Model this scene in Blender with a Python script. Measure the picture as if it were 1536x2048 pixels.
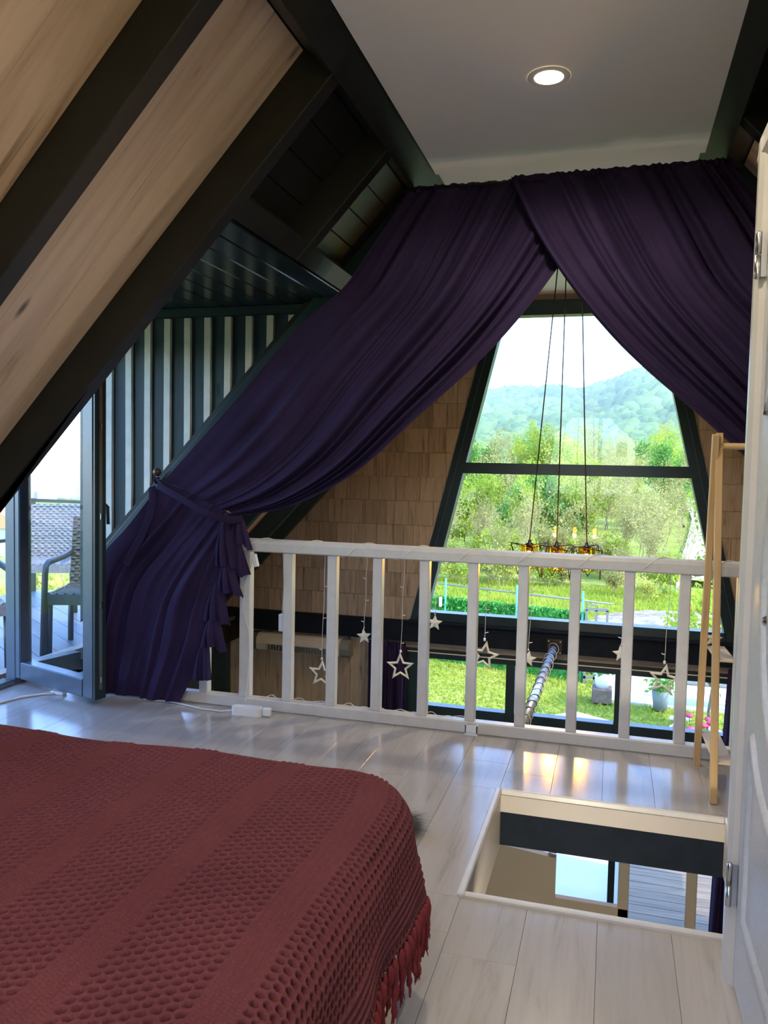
import bpy, math, random
import numpy as np
from mathutils import Matrix, Vector

random.seed(7)
rng = np.random.default_rng(7)
sc = bpy.context.scene
col = sc.collection
for o in list(bpy.data.objects):
    bpy.data.objects.remove(o)

# ------------------------------------------------------------------ camera
CAM_H = 1.25
yaw, pit, rol = (math.radians(a) for a in (15.94, 3.29, 1.19))
fw = Vector((-math.sin(yaw) * math.cos(pit), math.cos(yaw) * math.cos(pit), -math.sin(pit)))
r0 = Vector((math.cos(yaw), math.sin(yaw), 0))
u0 = r0.cross(fw)
rt = math.cos(rol) * r0 + math.sin(rol) * u0
up = -math.sin(rol) * r0 + math.cos(rol) * u0
cam_d = bpy.data.cameras.new('camera')
cam = bpy.data.objects.new('camera', cam_d)
col.objects.link(cam)
cam.matrix_world = Matrix(((rt.x, up.x, -fw.x, 0), (rt.y, up.y, -fw.y, 0), (rt.z, up.z, -fw.z, CAM_H), (0, 0, 0, 1)))
cam_d.sensor_fit = 'VERTICAL'
cam_d.sensor_height = 36.0
cam_d.lens = 36.0 * 1600 / 2048
cam_d.clip_start = 0.02
cam_d.clip_end = 5000
sc.camera = cam

# ------------------------------------------------------------------ world, sun, exposure
world = bpy.data.worlds.new('sky')
sc.world = world
world.use_nodes = True
wn = world.node_tree
wn.nodes.clear()
sky = wn.nodes.new('ShaderNodeTexSky')
sky.sky_type = 'NISHITA'
sky.sun_disc = False
sky.sun_elevation = math.radians(48)
sky.sun_rotation = math.radians(109)
sky.air_density = 1.0
sky.dust_density = 0.4
sky.ozone_density = 2.5
bg = wn.nodes.new('ShaderNodeBackground')
bg.inputs[1].default_value = 0.88
wo = wn.nodes.new('ShaderNodeOutputWorld')
tint = wn.nodes.new('ShaderNodeMix'); tint.data_type = 'RGBA'; tint.blend_type = 'MULTIPLY'; tint.inputs['Factor'].default_value = 1.0
tint.inputs['B'].default_value = (.84, .96, 1.20, 1)          # cool daylight white balance, whole sky
wn.links.new(sky.outputs[0], tint.inputs['A']); wn.links.new(tint.outputs['Result'], bg.inputs[0])
wn.links.new(bg.outputs[0], wo.inputs[0])

sun_d = bpy.data.lights.new('sun', 'SUN')
sun_d.energy = 3.4
sun_d.angle = math.radians(0.6)
sun_d.color = (1.0, 0.94, 0.84)
sun = bpy.data.objects.new('sun', sun_d)
col.objects.link(sun)
sdir = Vector((0.74, -0.26, 0.80)).normalized()      # towards the sun
sun.rotation_euler = sdir.to_track_quat('Z', 'Y').to_euler()

sc.view_settings.view_transform = 'Standard'
sc.view_settings.look = 'None'
sc.view_settings.exposure = 0.64
sc.view_settings.gamma = 1.0
sc.view_settings.use_curve_mapping = False
sc.cycles.max_bounces = 8
sc.cycles.diffuse_bounces = 5
sc.cycles.glossy_bounces = 4
sc.cycles.transmission_bounces = 6
sc.cycles.transparent_max_bounces = 24
sc.cycles.volume_bounces = 0
sc.cycles.caustics_reflective = False
sc.cycles.caustics_refractive = False
sc.cycles.sample_clamp_indirect = 6.0
sc.cycles.use_denoising = True

# ------------------------------------------------------------------ helpers
def tag(o, label=None, cat=None, group=None, kind=None):
    if label: o['label'] = label
    if cat: o['category'] = cat
    if group: o['group'] = group
    if kind: o['kind'] = kind
    return o

def empty(name, loc=(0, 0, 0), label=None, cat=None, group=None, kind=None, rz=0.0):
    o = bpy.data.objects.new(name, None)
    o.empty_display_size = 0.05
    col.objects.link(o)
    o.location = loc
    o.rotation_euler = (0, 0, rz)
    tag(o, label, cat, group, kind)
    return o

def link_mesh(name, me, parent=None, mat=None, M=None):
    if mat and not me.materials:
        me.materials.append(mat)
    o = bpy.data.objects.new(name, me)
    col.objects.link(o)
    if parent: o.parent = parent
    if M is not None: o.matrix_basis = M
    return o

def np_mesh(name, V, F, smooth=False):
    me = bpy.data.meshes.new(name)
    V = np.asarray(V, dtype=np.float32)
    F = np.asarray(F, dtype=np.int32)
    n, k = F.shape
    me.vertices.add(len(V)); me.vertices.foreach_set('co', V.ravel())
    me.loops.add(n * k); me.loops.foreach_set('vertex_index', F.ravel())
    me.polygons.add(n)
    me.polygons.foreach_set('loop_start', np.arange(0, n * k, k, dtype=np.int32))
    me.polygons.foreach_set('loop_total', np.full(n, k, dtype=np.int32))
    if smooth: me.polygons.foreach_set('use_smooth', np.ones(n, dtype=bool))
    me.update(calc_edges=True)
    return me

def grid_faces(nu, nv):
    i = np.arange(nu - 1)[:, None]; j = np.arange(nv - 1)[None, :]
    a = (i * nv + j).ravel()
    return np.stack([a, a + 1, a + nv + 1, a + nv], 1)

class MB:
    def __init__(s):
        s.v = []; s.f = []; s.sm = []
    def add(s, V, F, smooth=False):
        b = len(s.v)
        s.v += [tuple(p) for p in V]
        s.f += [tuple(i + b for i in f) for f in F]
        s.sm += [smooth] * len(F)
        return s
    def box(s, x0, x1, y0, y1, z0, z1, M=None, ch=0.0):
        if ch <= 0:
            V = [Vector((x, y, z)) for x in (x0, x1) for y in (y0, y1) for z in (z0, z1)]
            F = [(0, 1, 3, 2), (4, 6, 7, 5), (0, 4, 5, 1), (2, 3, 7, 6), (0, 2, 6, 4), (1, 5, 7, 3)]
        else:
            c = min(ch, (x1 - x0) * .45, (y1 - y0) * .45, (z1 - z0) * .45)
            V = []; idx = {}
            for ix, x in enumerate((x0, x1)):
                for iy, y in enumerate((y0, y1)):
                    for iz, z in enumerate((z0, z1)):
                        dx = c if ix == 0 else -c; dy = c if iy == 0 else -c; dz = c if iz == 0 else -c
                        idx[ix, iy, iz] = len(V)
                        V += [Vector((x, y + dy, z + dz)), Vector((x + dx, y, z + dz)), Vector((x + dx, y + dy, z))]
            g = lambda a, b, c_, k: idx[a, b, c_] + k
            F = []
            for a in (0, 1):
                q = [g(a, 0, 0, 0), g(a, 0, 1, 0), g(a, 1, 1, 0), g(a, 1, 0, 0)]; F.append(q if a == 0 else q[::-1])
                q = [g(0, a, 0, 1), g(1, a, 0, 1), g(1, a, 1, 1), g(0, a, 1, 1)]; F.append(q if a == 0 else q[::-1])
                q = [g(0, 0, a, 2), g(0, 1, a, 2), g(1, 1, a, 2), g(1, 0, a, 2)]; F.append(q if a == 0 else q[::-1])
            for a in (0, 1):
                for b in (0, 1):
                    q = [g(a, b, 0, 0), g(a, b, 0, 1), g(a, b, 1, 1), g(a, b, 1, 0)]; F.append(q if (a + b) % 2 == 1 else q[::-1])
                    q = [g(a, 0, b, 0), g(a, 1, b, 0), g(a, 1, b, 2), g(a, 0, b, 2)]; F.append(q if (a + b) % 2 == 1 else q[::-1])
                    q = [g(0, a, b, 1), g(0, a, b, 2), g(1, a, b, 2), g(1, a, b, 1)]; F.append(q if (a + b) % 2 == 1 else q[::-1])
                    for d in (0, 1):
                        q = [g(a, b, d, 0), g(a, b, d, 1), g(a, b, d, 2)]; F.append(q if (a + b + d) % 2 == 0 else q[::-1])
        if M is not None: V = [M @ v for v in V]
        return s.add(V, F)
    def prism(s, poly, d0, d1, axis='y', M=None):
        n = len(poly)
        def P(p, d):
            if axis == 'y': return Vector((p[0], d, p[1]))
            if axis == 'z': return Vector((p[0], p[1], d))
            return Vector((d, p[0], p[1]))
        V = [P(p, d0) for p in poly] + [P(p, d1) for p in poly]
        if M is not None: V = [M @ v for v in V]
        F = [tuple(range(n)), tuple(range(2 * n - 1, n - 1, -1))]
        F += [(i, i + n, (i + 1) % n + n, (i + 1) % n) for i in range(n)]
        return s.add(V, F)
    def tube(s, pts, r, n=8, caps=True, smooth=True):
        pts = [Vector(p) for p in pts]
        m = len(pts)
        rs = r if isinstance(r, (list, tuple)) else [r] * m
        V = []; prev = None
        for i, p in enumerate(pts):
            t = (pts[min(i + 1, m - 1)] - pts[max(i - 1, 0)])
            if t.length < 1e-9: t = Vector((0, 0, 1))
            t.normalize()
            if prev is None:
                a = t.orthogonal().normalized()
            else:
                a = prev - t * prev.dot(t)
                a = a.normalized() if a.length > 1e-6 else t.orthogonal().normalized()
            prev = a; b = t.cross(a)
            for k in range(n):
                w = 2 * math.pi * k / n
                V.append(p + (a * math.cos(w) + b * math.sin(w)) * rs[i])
        F = []
        for i in range(m - 1):
            for k in range(n):
                F.append((i * n + k, i * n + (k + 1) % n, (i + 1) * n + (k + 1) % n, (i + 1) * n + k))
        s.add(V, F, smooth)
        if caps:
            b = len(s.v) - len(V)
            s.f.append(tuple(b + k for k in range(n - 1, -1, -1))); s.sm.append(False)
            s.f.append(tuple(b + (m - 1) * n + k for k in range(n))); s.sm.append(False)
        return s
    def lathe(s, prof, n=20, M=None, smooth=True):
        V = []
        for r, z in prof:
            for k in range(n):
                w = 2 * math.pi * k / n
                V.append(Vector((r * math.cos(w), r * math.sin(w), z)))
        if M is not None: V = [M @ v for v in V]
        F = []
        for i in range(len(prof) - 1):
            for k in range(n):
                F.append((i * n + k, i * n + (k + 1) % n, (i + 1) * n + (k + 1) % n, (i + 1) * n + k))
        return s.add(V, F, smooth)
    def mesh(s, name):
        me = bpy.data.meshes.new(name)
        me.from_pydata([tuple(v) for v in s.v], [], s.f)
        me.polygons.foreach_set('use_smooth', s.sm)
        me.update()
        return me
    def build(s, name, mat, parent=None, M=None):
        return link_mesh(name, s.mesh(name), parent, mat, M)

def T(x, y, z): return Matrix.Translation((x, y, z))

def copy_tree(o, parent=None):
    c = o.copy(); col.objects.link(c); c.parent = parent
    for ch in list(o.children): copy_tree(ch, c)
    return c

def sub(child, part):
    child.parent = part; child.matrix_basis = part.matrix_basis.inverted() @ child.matrix_basis
    return child

# ------------------------------------------------------------------ materials
def new_mat(name):
    m = bpy.data.materials.new(name); m.use_nodes = True
    nt = m.node_tree; nt.nodes.clear()
    out = nt.nodes.new('ShaderNodeOutputMaterial')
    b = nt.nodes.new('ShaderNodeBsdfPrincipled')
    nt.links.new(b.outputs[0], out.inputs[0])
    return m, nt, b, out

def N(nt, t, **kw):
    n = nt.nodes.new(t)
    for k, v in kw.items():
        if k.startswith('i_'): n.inputs[int(k[2:])].default_value = v
        else: setattr(n, k, v)
    return n

def ramp(nt, src, stops):
    r = nt.nodes.new('ShaderNodeValToRGB')
    e = r.color_ramp.elements
    while len(e) > 1: e.remove(e[-1])
    for i, (p, c) in enumerate(stops):
        el = e[0] if i == 0 else e.new(p)
        el.position = p; el.color = (*c, 1) if len(c) == 3 else c
    nt.links.new(src, r.inputs[0])
    return r

def bump(nt, b, src, strength=0.2, dist=0.01):
    bp = N(nt, 'ShaderNodeBump'); bp.inputs['Strength'].default_value = strength; bp.inputs['Distance'].default_value = dist
    nt.links.new(src, bp.inputs['Height']); nt.links.new(bp.outputs[0], b.inputs['Normal'])

def coords(nt, scale=(1, 1, 1), rand=True, src='Object'):
    tc = N(nt, 'ShaderNodeTexCoord')
    mp = N(nt, 'ShaderNodeMapping'); mp.inputs['Scale'].default_value = scale
    nt.links.new(tc.outputs[src], mp.inputs[0])
    if not rand: return mp.outputs[0]
    oi = N(nt, 'ShaderNodeObjectInfo')
    mu = N(nt, 'ShaderNodeMath', operation='MULTIPLY'); mu.inputs[1].default_value = 37.0
    nt.links.new(oi.outputs['Random'], mu.inputs[0])
    ad = N(nt, 'ShaderNodeVectorMath', operation='ADD')
    nt.links.new(mp.outputs[0], ad.inputs[0]); nt.links.new(mu.outputs[0], ad.inputs[1])
    return ad.outputs[0]

def plain(name, c, rough=0.5, metal=0.0, var=0.06, scale=12.0, bmp=0.0, spec=0.5):
    m, nt, b, out = new_mat(name)
    co = coords(nt)
    n = N(nt, 'ShaderNodeTexNoise'); n.inputs['Scale'].default_value = scale; n.inputs['Detail'].default_value = 4
    nt.links.new(co, n.inputs['Vector'])
    lo = tuple(x * (1 - var) for x in c); hi = tuple(min(1, x * (1 + var)) for x in c)
    r = ramp(nt, n.outputs[0], [(0.3, lo), (0.7, hi)])
    nt.links.new(r.outputs[0], b.inputs['Base Color'])
    b.inputs['Roughness'].default_value = rough; b.inputs['Metallic'].default_value = metal
    b.inputs['Specular IOR Level'].default_value = spec
    if bmp: bump(nt, b, n.outputs[0], bmp, 0.01)
    return m

def wood(name, light, mid, dark, rough=0.5, grain=(1.2, 14, 14), knots=True, streak=1.0, bmp=0.15, rvar=0.18, spec=0.4):
    """grain along local X"""
    m, nt, b, out = new_mat(name)
    co = coords(nt, grain)
    n1 = N(nt, 'ShaderNodeTexNoise'); n1.inputs['Scale'].default_value = 1.0; n1.inputs['Detail'].default_value = 7; n1.inputs['Roughness'].default_value = .62; n1.inputs['Distortion'].default_value = .6
    nt.links.new(co, n1.inputs['Vector'])
    r = ramp(nt, n1.outputs[0], [(0.28, dark), (0.42, mid), (0.60, light), (0.8, tuple(.5 * (a + c) for a, c in zip(light, mid)))])
    # thin dark streaks
    co2 = coords(nt, tuple(g * k for g, k in zip(grain, (0.8, 2.2, 2.2))))
    n2 = N(nt, 'ShaderNodeTexNoise'); n2.inputs['Scale'].default_value = 1.0; n2.inputs['Detail'].default_value = 3
    nt.links.new(co2, n2.inputs['Vector'])
    sr = ramp(nt, n2.outputs[0], [(0.30, (0, 0, 0)), (0.37, (1, 1, 1))])
    mx = N(nt, 'ShaderNodeMix', data_type='RGBA'); mx.inputs['Factor'].default_value = 1
    inv = N(nt, 'ShaderNodeMath', operation='MULTIPLY_ADD'); inv.inputs[1].default_value = -0.65 * streak; inv.inputs[2].default_value = 0.65 * streak
    nt.links.new(sr.outputs[0], inv.inputs[0])
    nt.links.new(inv.outputs[0], mx.inputs['Factor']); nt.links.new(r.outputs[0], mx.inputs['A']); mx.inputs['B'].default_value = (*dark, 1)
    last = mx.outputs['Result']
    if knots:
        co3 = coords(nt, (1.7, 5.5, 5.5))
        vo = N(nt, 'ShaderNodeTexVoronoi'); vo.inputs['Scale'].default_value = 1.0
        nt.links.new(co3, vo.inputs['Vector'])
        kr = ramp(nt, vo.outputs['Distance'], [(0.04, (1, 1, 1)), (0.10, (0, 0, 0))])
        mk = N(nt, 'ShaderNodeMix', data_type='RGBA')
        nt.links.new(kr.outputs[0], mk.inputs['Factor']); nt.links.new(last, mk.inputs['A']); mk.inputs['B'].default_value = (*[x * .6 for x in dark], 1)
        last = mk.outputs['Result']
    oi = N(nt, 'ShaderNodeObjectInfo')
    mr = N(nt, 'ShaderNodeMapRange'); mr.inputs['To Min'].default_value = 1 - rvar; mr.inputs['To Max'].default_value = 1 + rvar
    nt.links.new(oi.outputs['Random'], mr.inputs['Value'])
    hs = N(nt, 'ShaderNodeHueSaturation'); nt.links.new(mr.outputs[0], hs.inputs['Value']); nt.links.new(last, hs.inputs['Color'])
    nt.links.new(hs.outputs[0], b.inputs['Base Color'])
    b.inputs['Roughness'].default_value = rough; b.inputs['Specular IOR Level'].default_value = spec
    if bmp: bump(nt, b, n1.outputs[0], bmp, 0.004)
    return m

def glass_mat(name, tint=(1, 1, 1), refl=1.0):
    m, nt, b, out = new_mat(name); nt.nodes.remove(b)
    tr = N(nt, 'ShaderNodeBsdfTransparent'); tr.inputs[0].default_value = (*tint, 1)
    gl = N(nt, 'ShaderNodeBsdfGlossy'); gl.inputs['Roughness'].default_value = 0.0
    lw = N(nt, 'ShaderNodeLayerWeight'); lw.inputs[0].default_value = .5
    pw_ = N(nt, 'ShaderNodeMath', operation='POWER'); pw_.inputs[1].default_value = 4.0
    nt.links.new(lw.outputs['Facing'], pw_.inputs[0])
    mu = N(nt, 'ShaderNodeMath', operation='MULTIPLY_ADD'); mu.inputs[1].default_value = .6 * refl; mu.inputs[2].default_value = .03 * refl
    nt.links.new(pw_.outputs[0], mu.inputs[0])
    mx = N(nt, 'ShaderNodeMixShader')
    nt.links.new(mu.outputs[0], mx.inputs[0]); nt.links.new(tr.outputs[0], mx.inputs[1]); nt.links.new(gl.outputs[0], mx.inputs[2])
    nt.links.new(mx.outputs[0], out.inputs[0])
    return m

def emit_mat(name, c, s):
    m, nt, b, out = new_mat(name); nt.nodes.remove(b)
    e = N(nt, 'ShaderNodeEmission'); e.inputs[0].default_value = (*c, 1); e.inputs[1].default_value = s
    nt.links.new(e.outputs[0], out.inputs[0])
    return m

def cloth_mat(name, c1, c2, rough=0.85, scale=260.0, bmp=0.15, sheen=0.35):
    m, nt, b, out = new_mat(name)
    co = coords(nt, rand=False)
    n = N(nt, 'ShaderNodeTexNoise'); n.inputs['Scale'].default_value = scale; n.inputs['Detail'].default_value = 2
    n2 = N(nt, 'ShaderNodeTexNoise'); n2.inputs['Scale'].default_value = 4.0
    nt.links.new(co, n.inputs['Vector']); nt.links.new(co, n2.inputs['Vector'])
    ad = N(nt, 'ShaderNodeMath', operation='MULTIPLY_ADD'); ad.inputs[1].default_value = 0.5
    nt.links.new(n.outputs[0], ad.inputs[0])
    hf = N(nt, 'ShaderNodeMath', operation='MULTIPLY'); hf.inputs[1].default_value = .5
    nt.links.new(n2.outputs[0], hf.inputs[0]); nt.links.new(hf.outputs[0], ad.inputs[2])
    r = ramp(nt, ad.outputs[0], [(0.35, c1), (0.65, c2)])
    nt.links.new(r.outputs[0], b.inputs['Base Color'])
    b.inputs['Roughness'].default_value = rough
    b.inputs['Sheen Weight'].default_value = sheen; b.inputs['Sheen Roughness'].default_value = .4
    b.inputs['Sheen Tint'].default_value = (*[min(1, x * 3) for x in c2], 1)
    b.inputs['Specular IOR Level'].default_value = .15
    bump(nt, b, n.outputs[0], bmp, 0.001)
    return m

def leaf_mat(name, c1, c2, scale=0.6, trans=0.45):
    m, nt, b, out = new_mat(name)
    co = coords(nt)
    n = N(nt, 'ShaderNodeTexNoise'); n.inputs['Scale'].default_value = scale; n.inputs['Detail'].default_value = 5
    nt.links.new(co, n.inputs['Vector'])
    r = ramp(nt, n.outputs[0], [(0.3, c1), (0.7, c2)])
    oi = N(nt, 'ShaderNodeObjectInfo')
    mr = N(nt, 'ShaderNodeMapRange'); mr.inputs['To Min'].default_value = .75; mr.inputs['To Max'].default_value = 1.2
    nt.links.new(oi.outputs['Random'], mr.inputs['Value'])
    hs = N(nt, 'ShaderNodeHueSaturation'); nt.links.new(mr.outputs[0], hs.inputs['Value']); nt.links.new(r.outputs[0], hs.inputs['Color'])
    nt.links.new(hs.outputs[0], b.inputs['Base Color'])
    b.inputs['Roughness'].default_value = .6; b.inputs['Specular IOR Level'].default_value = .2
    tl = N(nt, 'ShaderNodeBsdfTranslucent'); nt.links.new(hs.outputs[0], tl.inputs[0])
    mx = N(nt, 'ShaderNodeMixShader'); mx.inputs[0].default_value = trans
    nt.links.new(b.outputs[0], mx.inputs[1]); nt.links.new(tl.outputs[0], mx.inputs[2]); nt.links.new(mx.outputs[0], out.inputs[0])
    return m

MT = {}
MT['panel'] = wood('tan_wood_panel', (.80, .63, .47), (.66, .49, .345), (.25, .16, .11), rough=.42, grain=(.8, 10, 10), streak=1.15, rvar=.10)
MT['shingle'] = wood('shingle_wood', (.43, .355, .27), (.36, .29, .215), (.12, .09, .07), rough=.5, grain=(3.0, 30, 30), knots=False, streak=.9, rvar=.16)
MT['floor'] = wood('pale_laminate', (.43, .41, .39), (.40, .38, .36), (.31, .29, .27), rough=.16, grain=(2.2, 26, 26), knots=False, streak=.22, bmp=.04, rvar=.05, spec=.5)
MT['black_wood'] = plain('black_stained_wood', (.0070, .0072, .0050), .55, var=.35, scale=9, bmp=.1)
MT['dark_panel'] = plain('dark_painted_boards', (.0085, .0105, .0085), .5, var=.5, scale=6, bmp=.1)
MT['soffit'] = plain('glossy_blue_black_boards', (.018, .030, .042), .22, var=.5, scale=5, bmp=.06)
MT['teal'] = wood('dark_teal_stained_wood', (.022, .052, .064), (.017, .042, .053), (.008, .02, .026), rough=.5, grain=(1.2, 14, 14), streak=.6, rvar=.15)
MT['frame_dark'] = plain('anthracite_window_profile', (.012, .030, .037), .32, var=.12)
MT['frame_blue'] = plain('anthracite_door_profile', (.05, .075, .11), .3, var=.08)
MT['white_paint'] = plain('white_painted_wood', (.60, .595, .575), .35, var=.05, scale=20, bmp=.03)
MT['batten'] = plain('white_batten_paint', (.70, .69, .62), .5, var=.08, scale=15, bmp=.05)
MT['ceiling'] = plain('ceiling_plaster', (.90, .885, .86), .6, var=.02, scale=3)
MT['door_white'] = wood('white_embossed_door', (.56, .57, .58), (.53, .54, .55), (.46, .47, .48), rough=.32, grain=(3, 60, 60), knots=False, streak=.3, bmp=.35, rvar=.02)
MT['casing'] = plain('white_door_casing', (.60, .58, .54), .28, var=.03)
MT['liner'] = plain('off_white_lining', (.46, .425, .38), .5, var=.04, scale=5)
MT['beige'] = plain('beige_board', (.47, .40, .30), .5, var=.04, scale=5)
MT['navy'] = plain('navy_beam_paint', (.008, .013, .022), .75, var=.2, spec=.15)
MT['steel'] = plain('brushed_steel', (.55, .55, .54), .25, metal=1.0, var=.05)
MT['rack'] = wood('pale_pine_rack', (.62, .42, .20), (.55, .36, .16), (.35, .21, .09), rough=.5, grain=(1.5, 30, 30), knots=False, streak=.4, rvar=.06)
MT['rack_slat'] = plain('pale_slat_wood', (.66, .56, .40), .5, var=.06)
MT['glass'] = glass_mat('window_glass', (.97, .985, .98), 0.6)
MT['glass_tint'] = glass_mat('door_glass', (.985, .992, .995), .3)
MT['amber'] = glass_mat('amber_glass', (1.0, .68, .16), 0.9)
MT['acrylic'] = plain('clear_acrylic_star', (.80, .78, .66), .15, var=.12, scale=60)
MT['cable'] = plain('white_cable', (.72, .71, .68), .45)
MT['plastic_white'] = plain('white_plastic', (.78, .80, .82), .28, var=.02)
MT['grey_plastic'] = plain('grey_plastic', (.10, .12, .13), .4)
MT['cream_plastic'] = plain('cream_enamel', (.58, .56, .48), .35, var=.03)
MT['brass_dark'] = plain('dark_bronze_wire', (.05, .035, .02), .4, metal=.6)
MT['black_plastic'] = plain('black_socket', (.02, .016, .012), .35)
MT['curtain'] = cloth_mat('aubergine_curtain_cloth', (.021, .013, .044), (.033, .021, .068), sheen=.12)
MT['tie'] = cloth_mat('aubergine_tie_cloth', (.018, .011, .036), (.026, .016, .052))
MT['blanket'] = cloth_mat('wine_waffle_cotton', (.095, .027, .036), (.130, .039, .049), scale=420, bmp=.4, sheen=.2)
MT['tassel'] = cloth_mat('wine_yarn', (.12, .018, .026), (.17, .030, .038), scale=300, bmp=.5, sheen=.2)
MT['bed_base'] = plain('cream_bed_base', (.66, .60, .48), .5, var=.03)
MT['mattress'] = plain('white_mattress', (.7, .68, .64), .8, var=.03)
MT['knob'] = plain('brown_wood_knob', (.09, .035, .018), .25, var=.2)
MT['fur'] = cloth_mat('grey_fur', (.03, .035, .03), (.16, .17, .15), scale=80)
MT['deck'] = wood('grey_composite_deck', (.10, .115, .125), (.085, .10, .11), (.055, .065, .07), rough=.45, grain=(1, 20, 20), knots=False, streak=.3, rvar=.07)
MT['deck_warm'] = wood('weathered_wood_deck', (.25, .17, .095), (.19, .125, .07), (.09, .06, .04), rough=.5, grain=(1.5, 16, 16), knots=False, rvar=.15)
MT['rattan'] = plain('grey_rattan', (.17, .17, .17), .4, var=.3, scale=40)
MT['rattan_dark'] = plain('dark_rattan', (.035, .035, .035), .45, var=.3, scale=60)
MT['rattan_pale'] = plain('pale_brown_rattan', (.36, .28, .23), .5, var=.2, scale=40)
MT['concrete'] = plain('pale_concrete', (.62, .60, .56), .8, var=.06, scale=2)
MT['lamp_white'] = plain('white_lamp_ring', (.8, .79, .76), .35, var=.02)
MT['lamp_glow'] = emit_mat('downlight_diffuser', (1.0, .80, .48), 24)
MT['bulb_glow'] = emit_mat('filament_glow', (1.0, .55, .12), 30)
MT['bark'] = plain('grey_brown_bark', (.15, .12, .085), .9, var=.4, scale=8)
MT['twig'] = plain('pale_spring_twigs', (.40, .30, .13), .9, var=.3, scale=3)
MT['leaf_a'] = leaf_mat('fresh_green_leaves', (.24, .33, .025), (.46, .50, .05))
MT['leaf_b'] = leaf_mat('yellow_green_leaves', (.38, .39, .06), (.58, .54, .12))
MT['leaf_c'] = leaf_mat('olive_leaves', (.34, .31, .07), (.50, .43, .13))
MT['leaf_d'] = leaf_mat('mid_green_leaves', (.10, .25, .04), (.22, .42, .07))
MT['leaf_e'] = leaf_mat('hill_forest_leaves', (.08, .16, .035), (.28, .38, .08), scale=.05, trans=.2)
MT['pot'] = plain('grey_flower_pot', (.20, .21, .20), .7)
MT['pot_brown'] = plain('brown_stone_block', (.15, .10, .075), .8, var=.2)
MT['red_cloth'] = plain('red_ribbon', (.65, .03, .05), .7)
MT['lilac_cloth'] = plain('lilac_ribbon', (.45, .36, .62), .7)
MT['flower_red'] = plain('red_flower_petals', (.60, .05, .09), .6, var=.3)
MT['flower_white'] = plain('white_flower_petals', (.75, .70, .65), .6)
MT['hedge'] = leaf_mat('artificial_hedge_green', (.06, .32, .04), (.14, .50, .09), scale=3, trans=.2)
MT['mint'] = plain('mint_post_paint', (.10, .50, .36), .5)
MT['grey_metal'] = plain('grey_metal_gate', (.22, .20, .16), .5)
MT['house_white'] = plain('far_house_walls', (.45, .42, .39), .8, var=.1, scale=.05)
MT['orange_roof'] = plain('orange_roof_tiles', (.55, .24, .10), .8)
MT['wire_black'] = plain('black_pendant_cord', (.015, .013, .012), .6)

# lawn
m, nt, b, out = new_mat('sunny_lawn')
co = coords(nt, rand=False)
n1 = N(nt, 'ShaderNodeTexNoise'); n1.inputs['Scale'].default_value = .55; n1.inputs['Detail'].default_value = 8; n1.inputs['Roughness'].default_value = .7
n2 = N(nt, 'ShaderNodeTexNoise'); n2.inputs['Scale'].default_value = 9; n2.inputs['Detail'].default_value = 6
nt.links.new(co, n1.inputs['Vector']); nt.links.new(co, n2.inputs['Vector'])
r1 = ramp(nt, n1.outputs[0], [(.30, (.19, .26, .02)), (.5, (.33, .36, .03)), (.68, (.48, .43, .07))])
r2 = ramp(nt, n2.outputs[0], [(.3, (.55, .55, .55)), (.7, (1.15, 1.15, 1.15))])
mx = N(nt, 'ShaderNodeMix', data_type='RGBA', blend_type='MULTIPLY'); mx.inputs['Factor'].default_value = 1
nt.links.new(r1.outputs[0], mx.inputs['A']); nt.links.new(r2.outputs[0], mx.inputs['B'])
nt.links.new(mx.outputs['Result'], b.inputs['Base Color']); b.inputs['Roughness'].default_value = .9
bump(nt, b, n2.outputs[0], .8, .05)
MT['lawn'] = m
# bare soil with stones
m, nt, b, out = new_mat('stony_soil')
co = coords(nt, rand=False)
n1 = N(nt, 'ShaderNodeTexNoise'); n1.inputs['Scale'].default_value = 2.2; n1.inputs['Detail'].default_value = 9; n1.inputs['Roughness'].default_value = .7
nt.links.new(co, n1.inputs['Vector'])
r1 = ramp(nt, n1.outputs[0], [(.3, (.16, .09, .05)), (.5, (.36, .27, .17)), (.7, (.50, .42, .31))])
nt.links.new(r1.outputs[0], b.inputs['Base Color']); b.inputs['Roughness'].default_value = .9
bump(nt, b, n1.outputs[0], .8, .1)
MT['soil'] = m
# far fields
m, nt, b, out = new_mat('far_fields')
co = coords(nt, rand=False)
n1 = N(nt, 'ShaderNodeTexNoise'); n1.inputs['Scale'].default_value = .02; n1.inputs['Detail'].default_value = 10; n1.inputs['Roughness'].default_value = .65
nt.links.new(co, n1.inputs['Vector'])
r1 = ramp(nt, n1.outputs[0], [(.32, (.10, .20, .03)), (.5, (.25, .38, .05)), (.62, (.38, .42, .09)), (.75, (.42, .36, .20))])
nt.links.new(r1.outputs[0], b.inputs['Base Color']); b.inputs['Roughness'].default_value = .95
MT['fields'] = m

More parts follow.
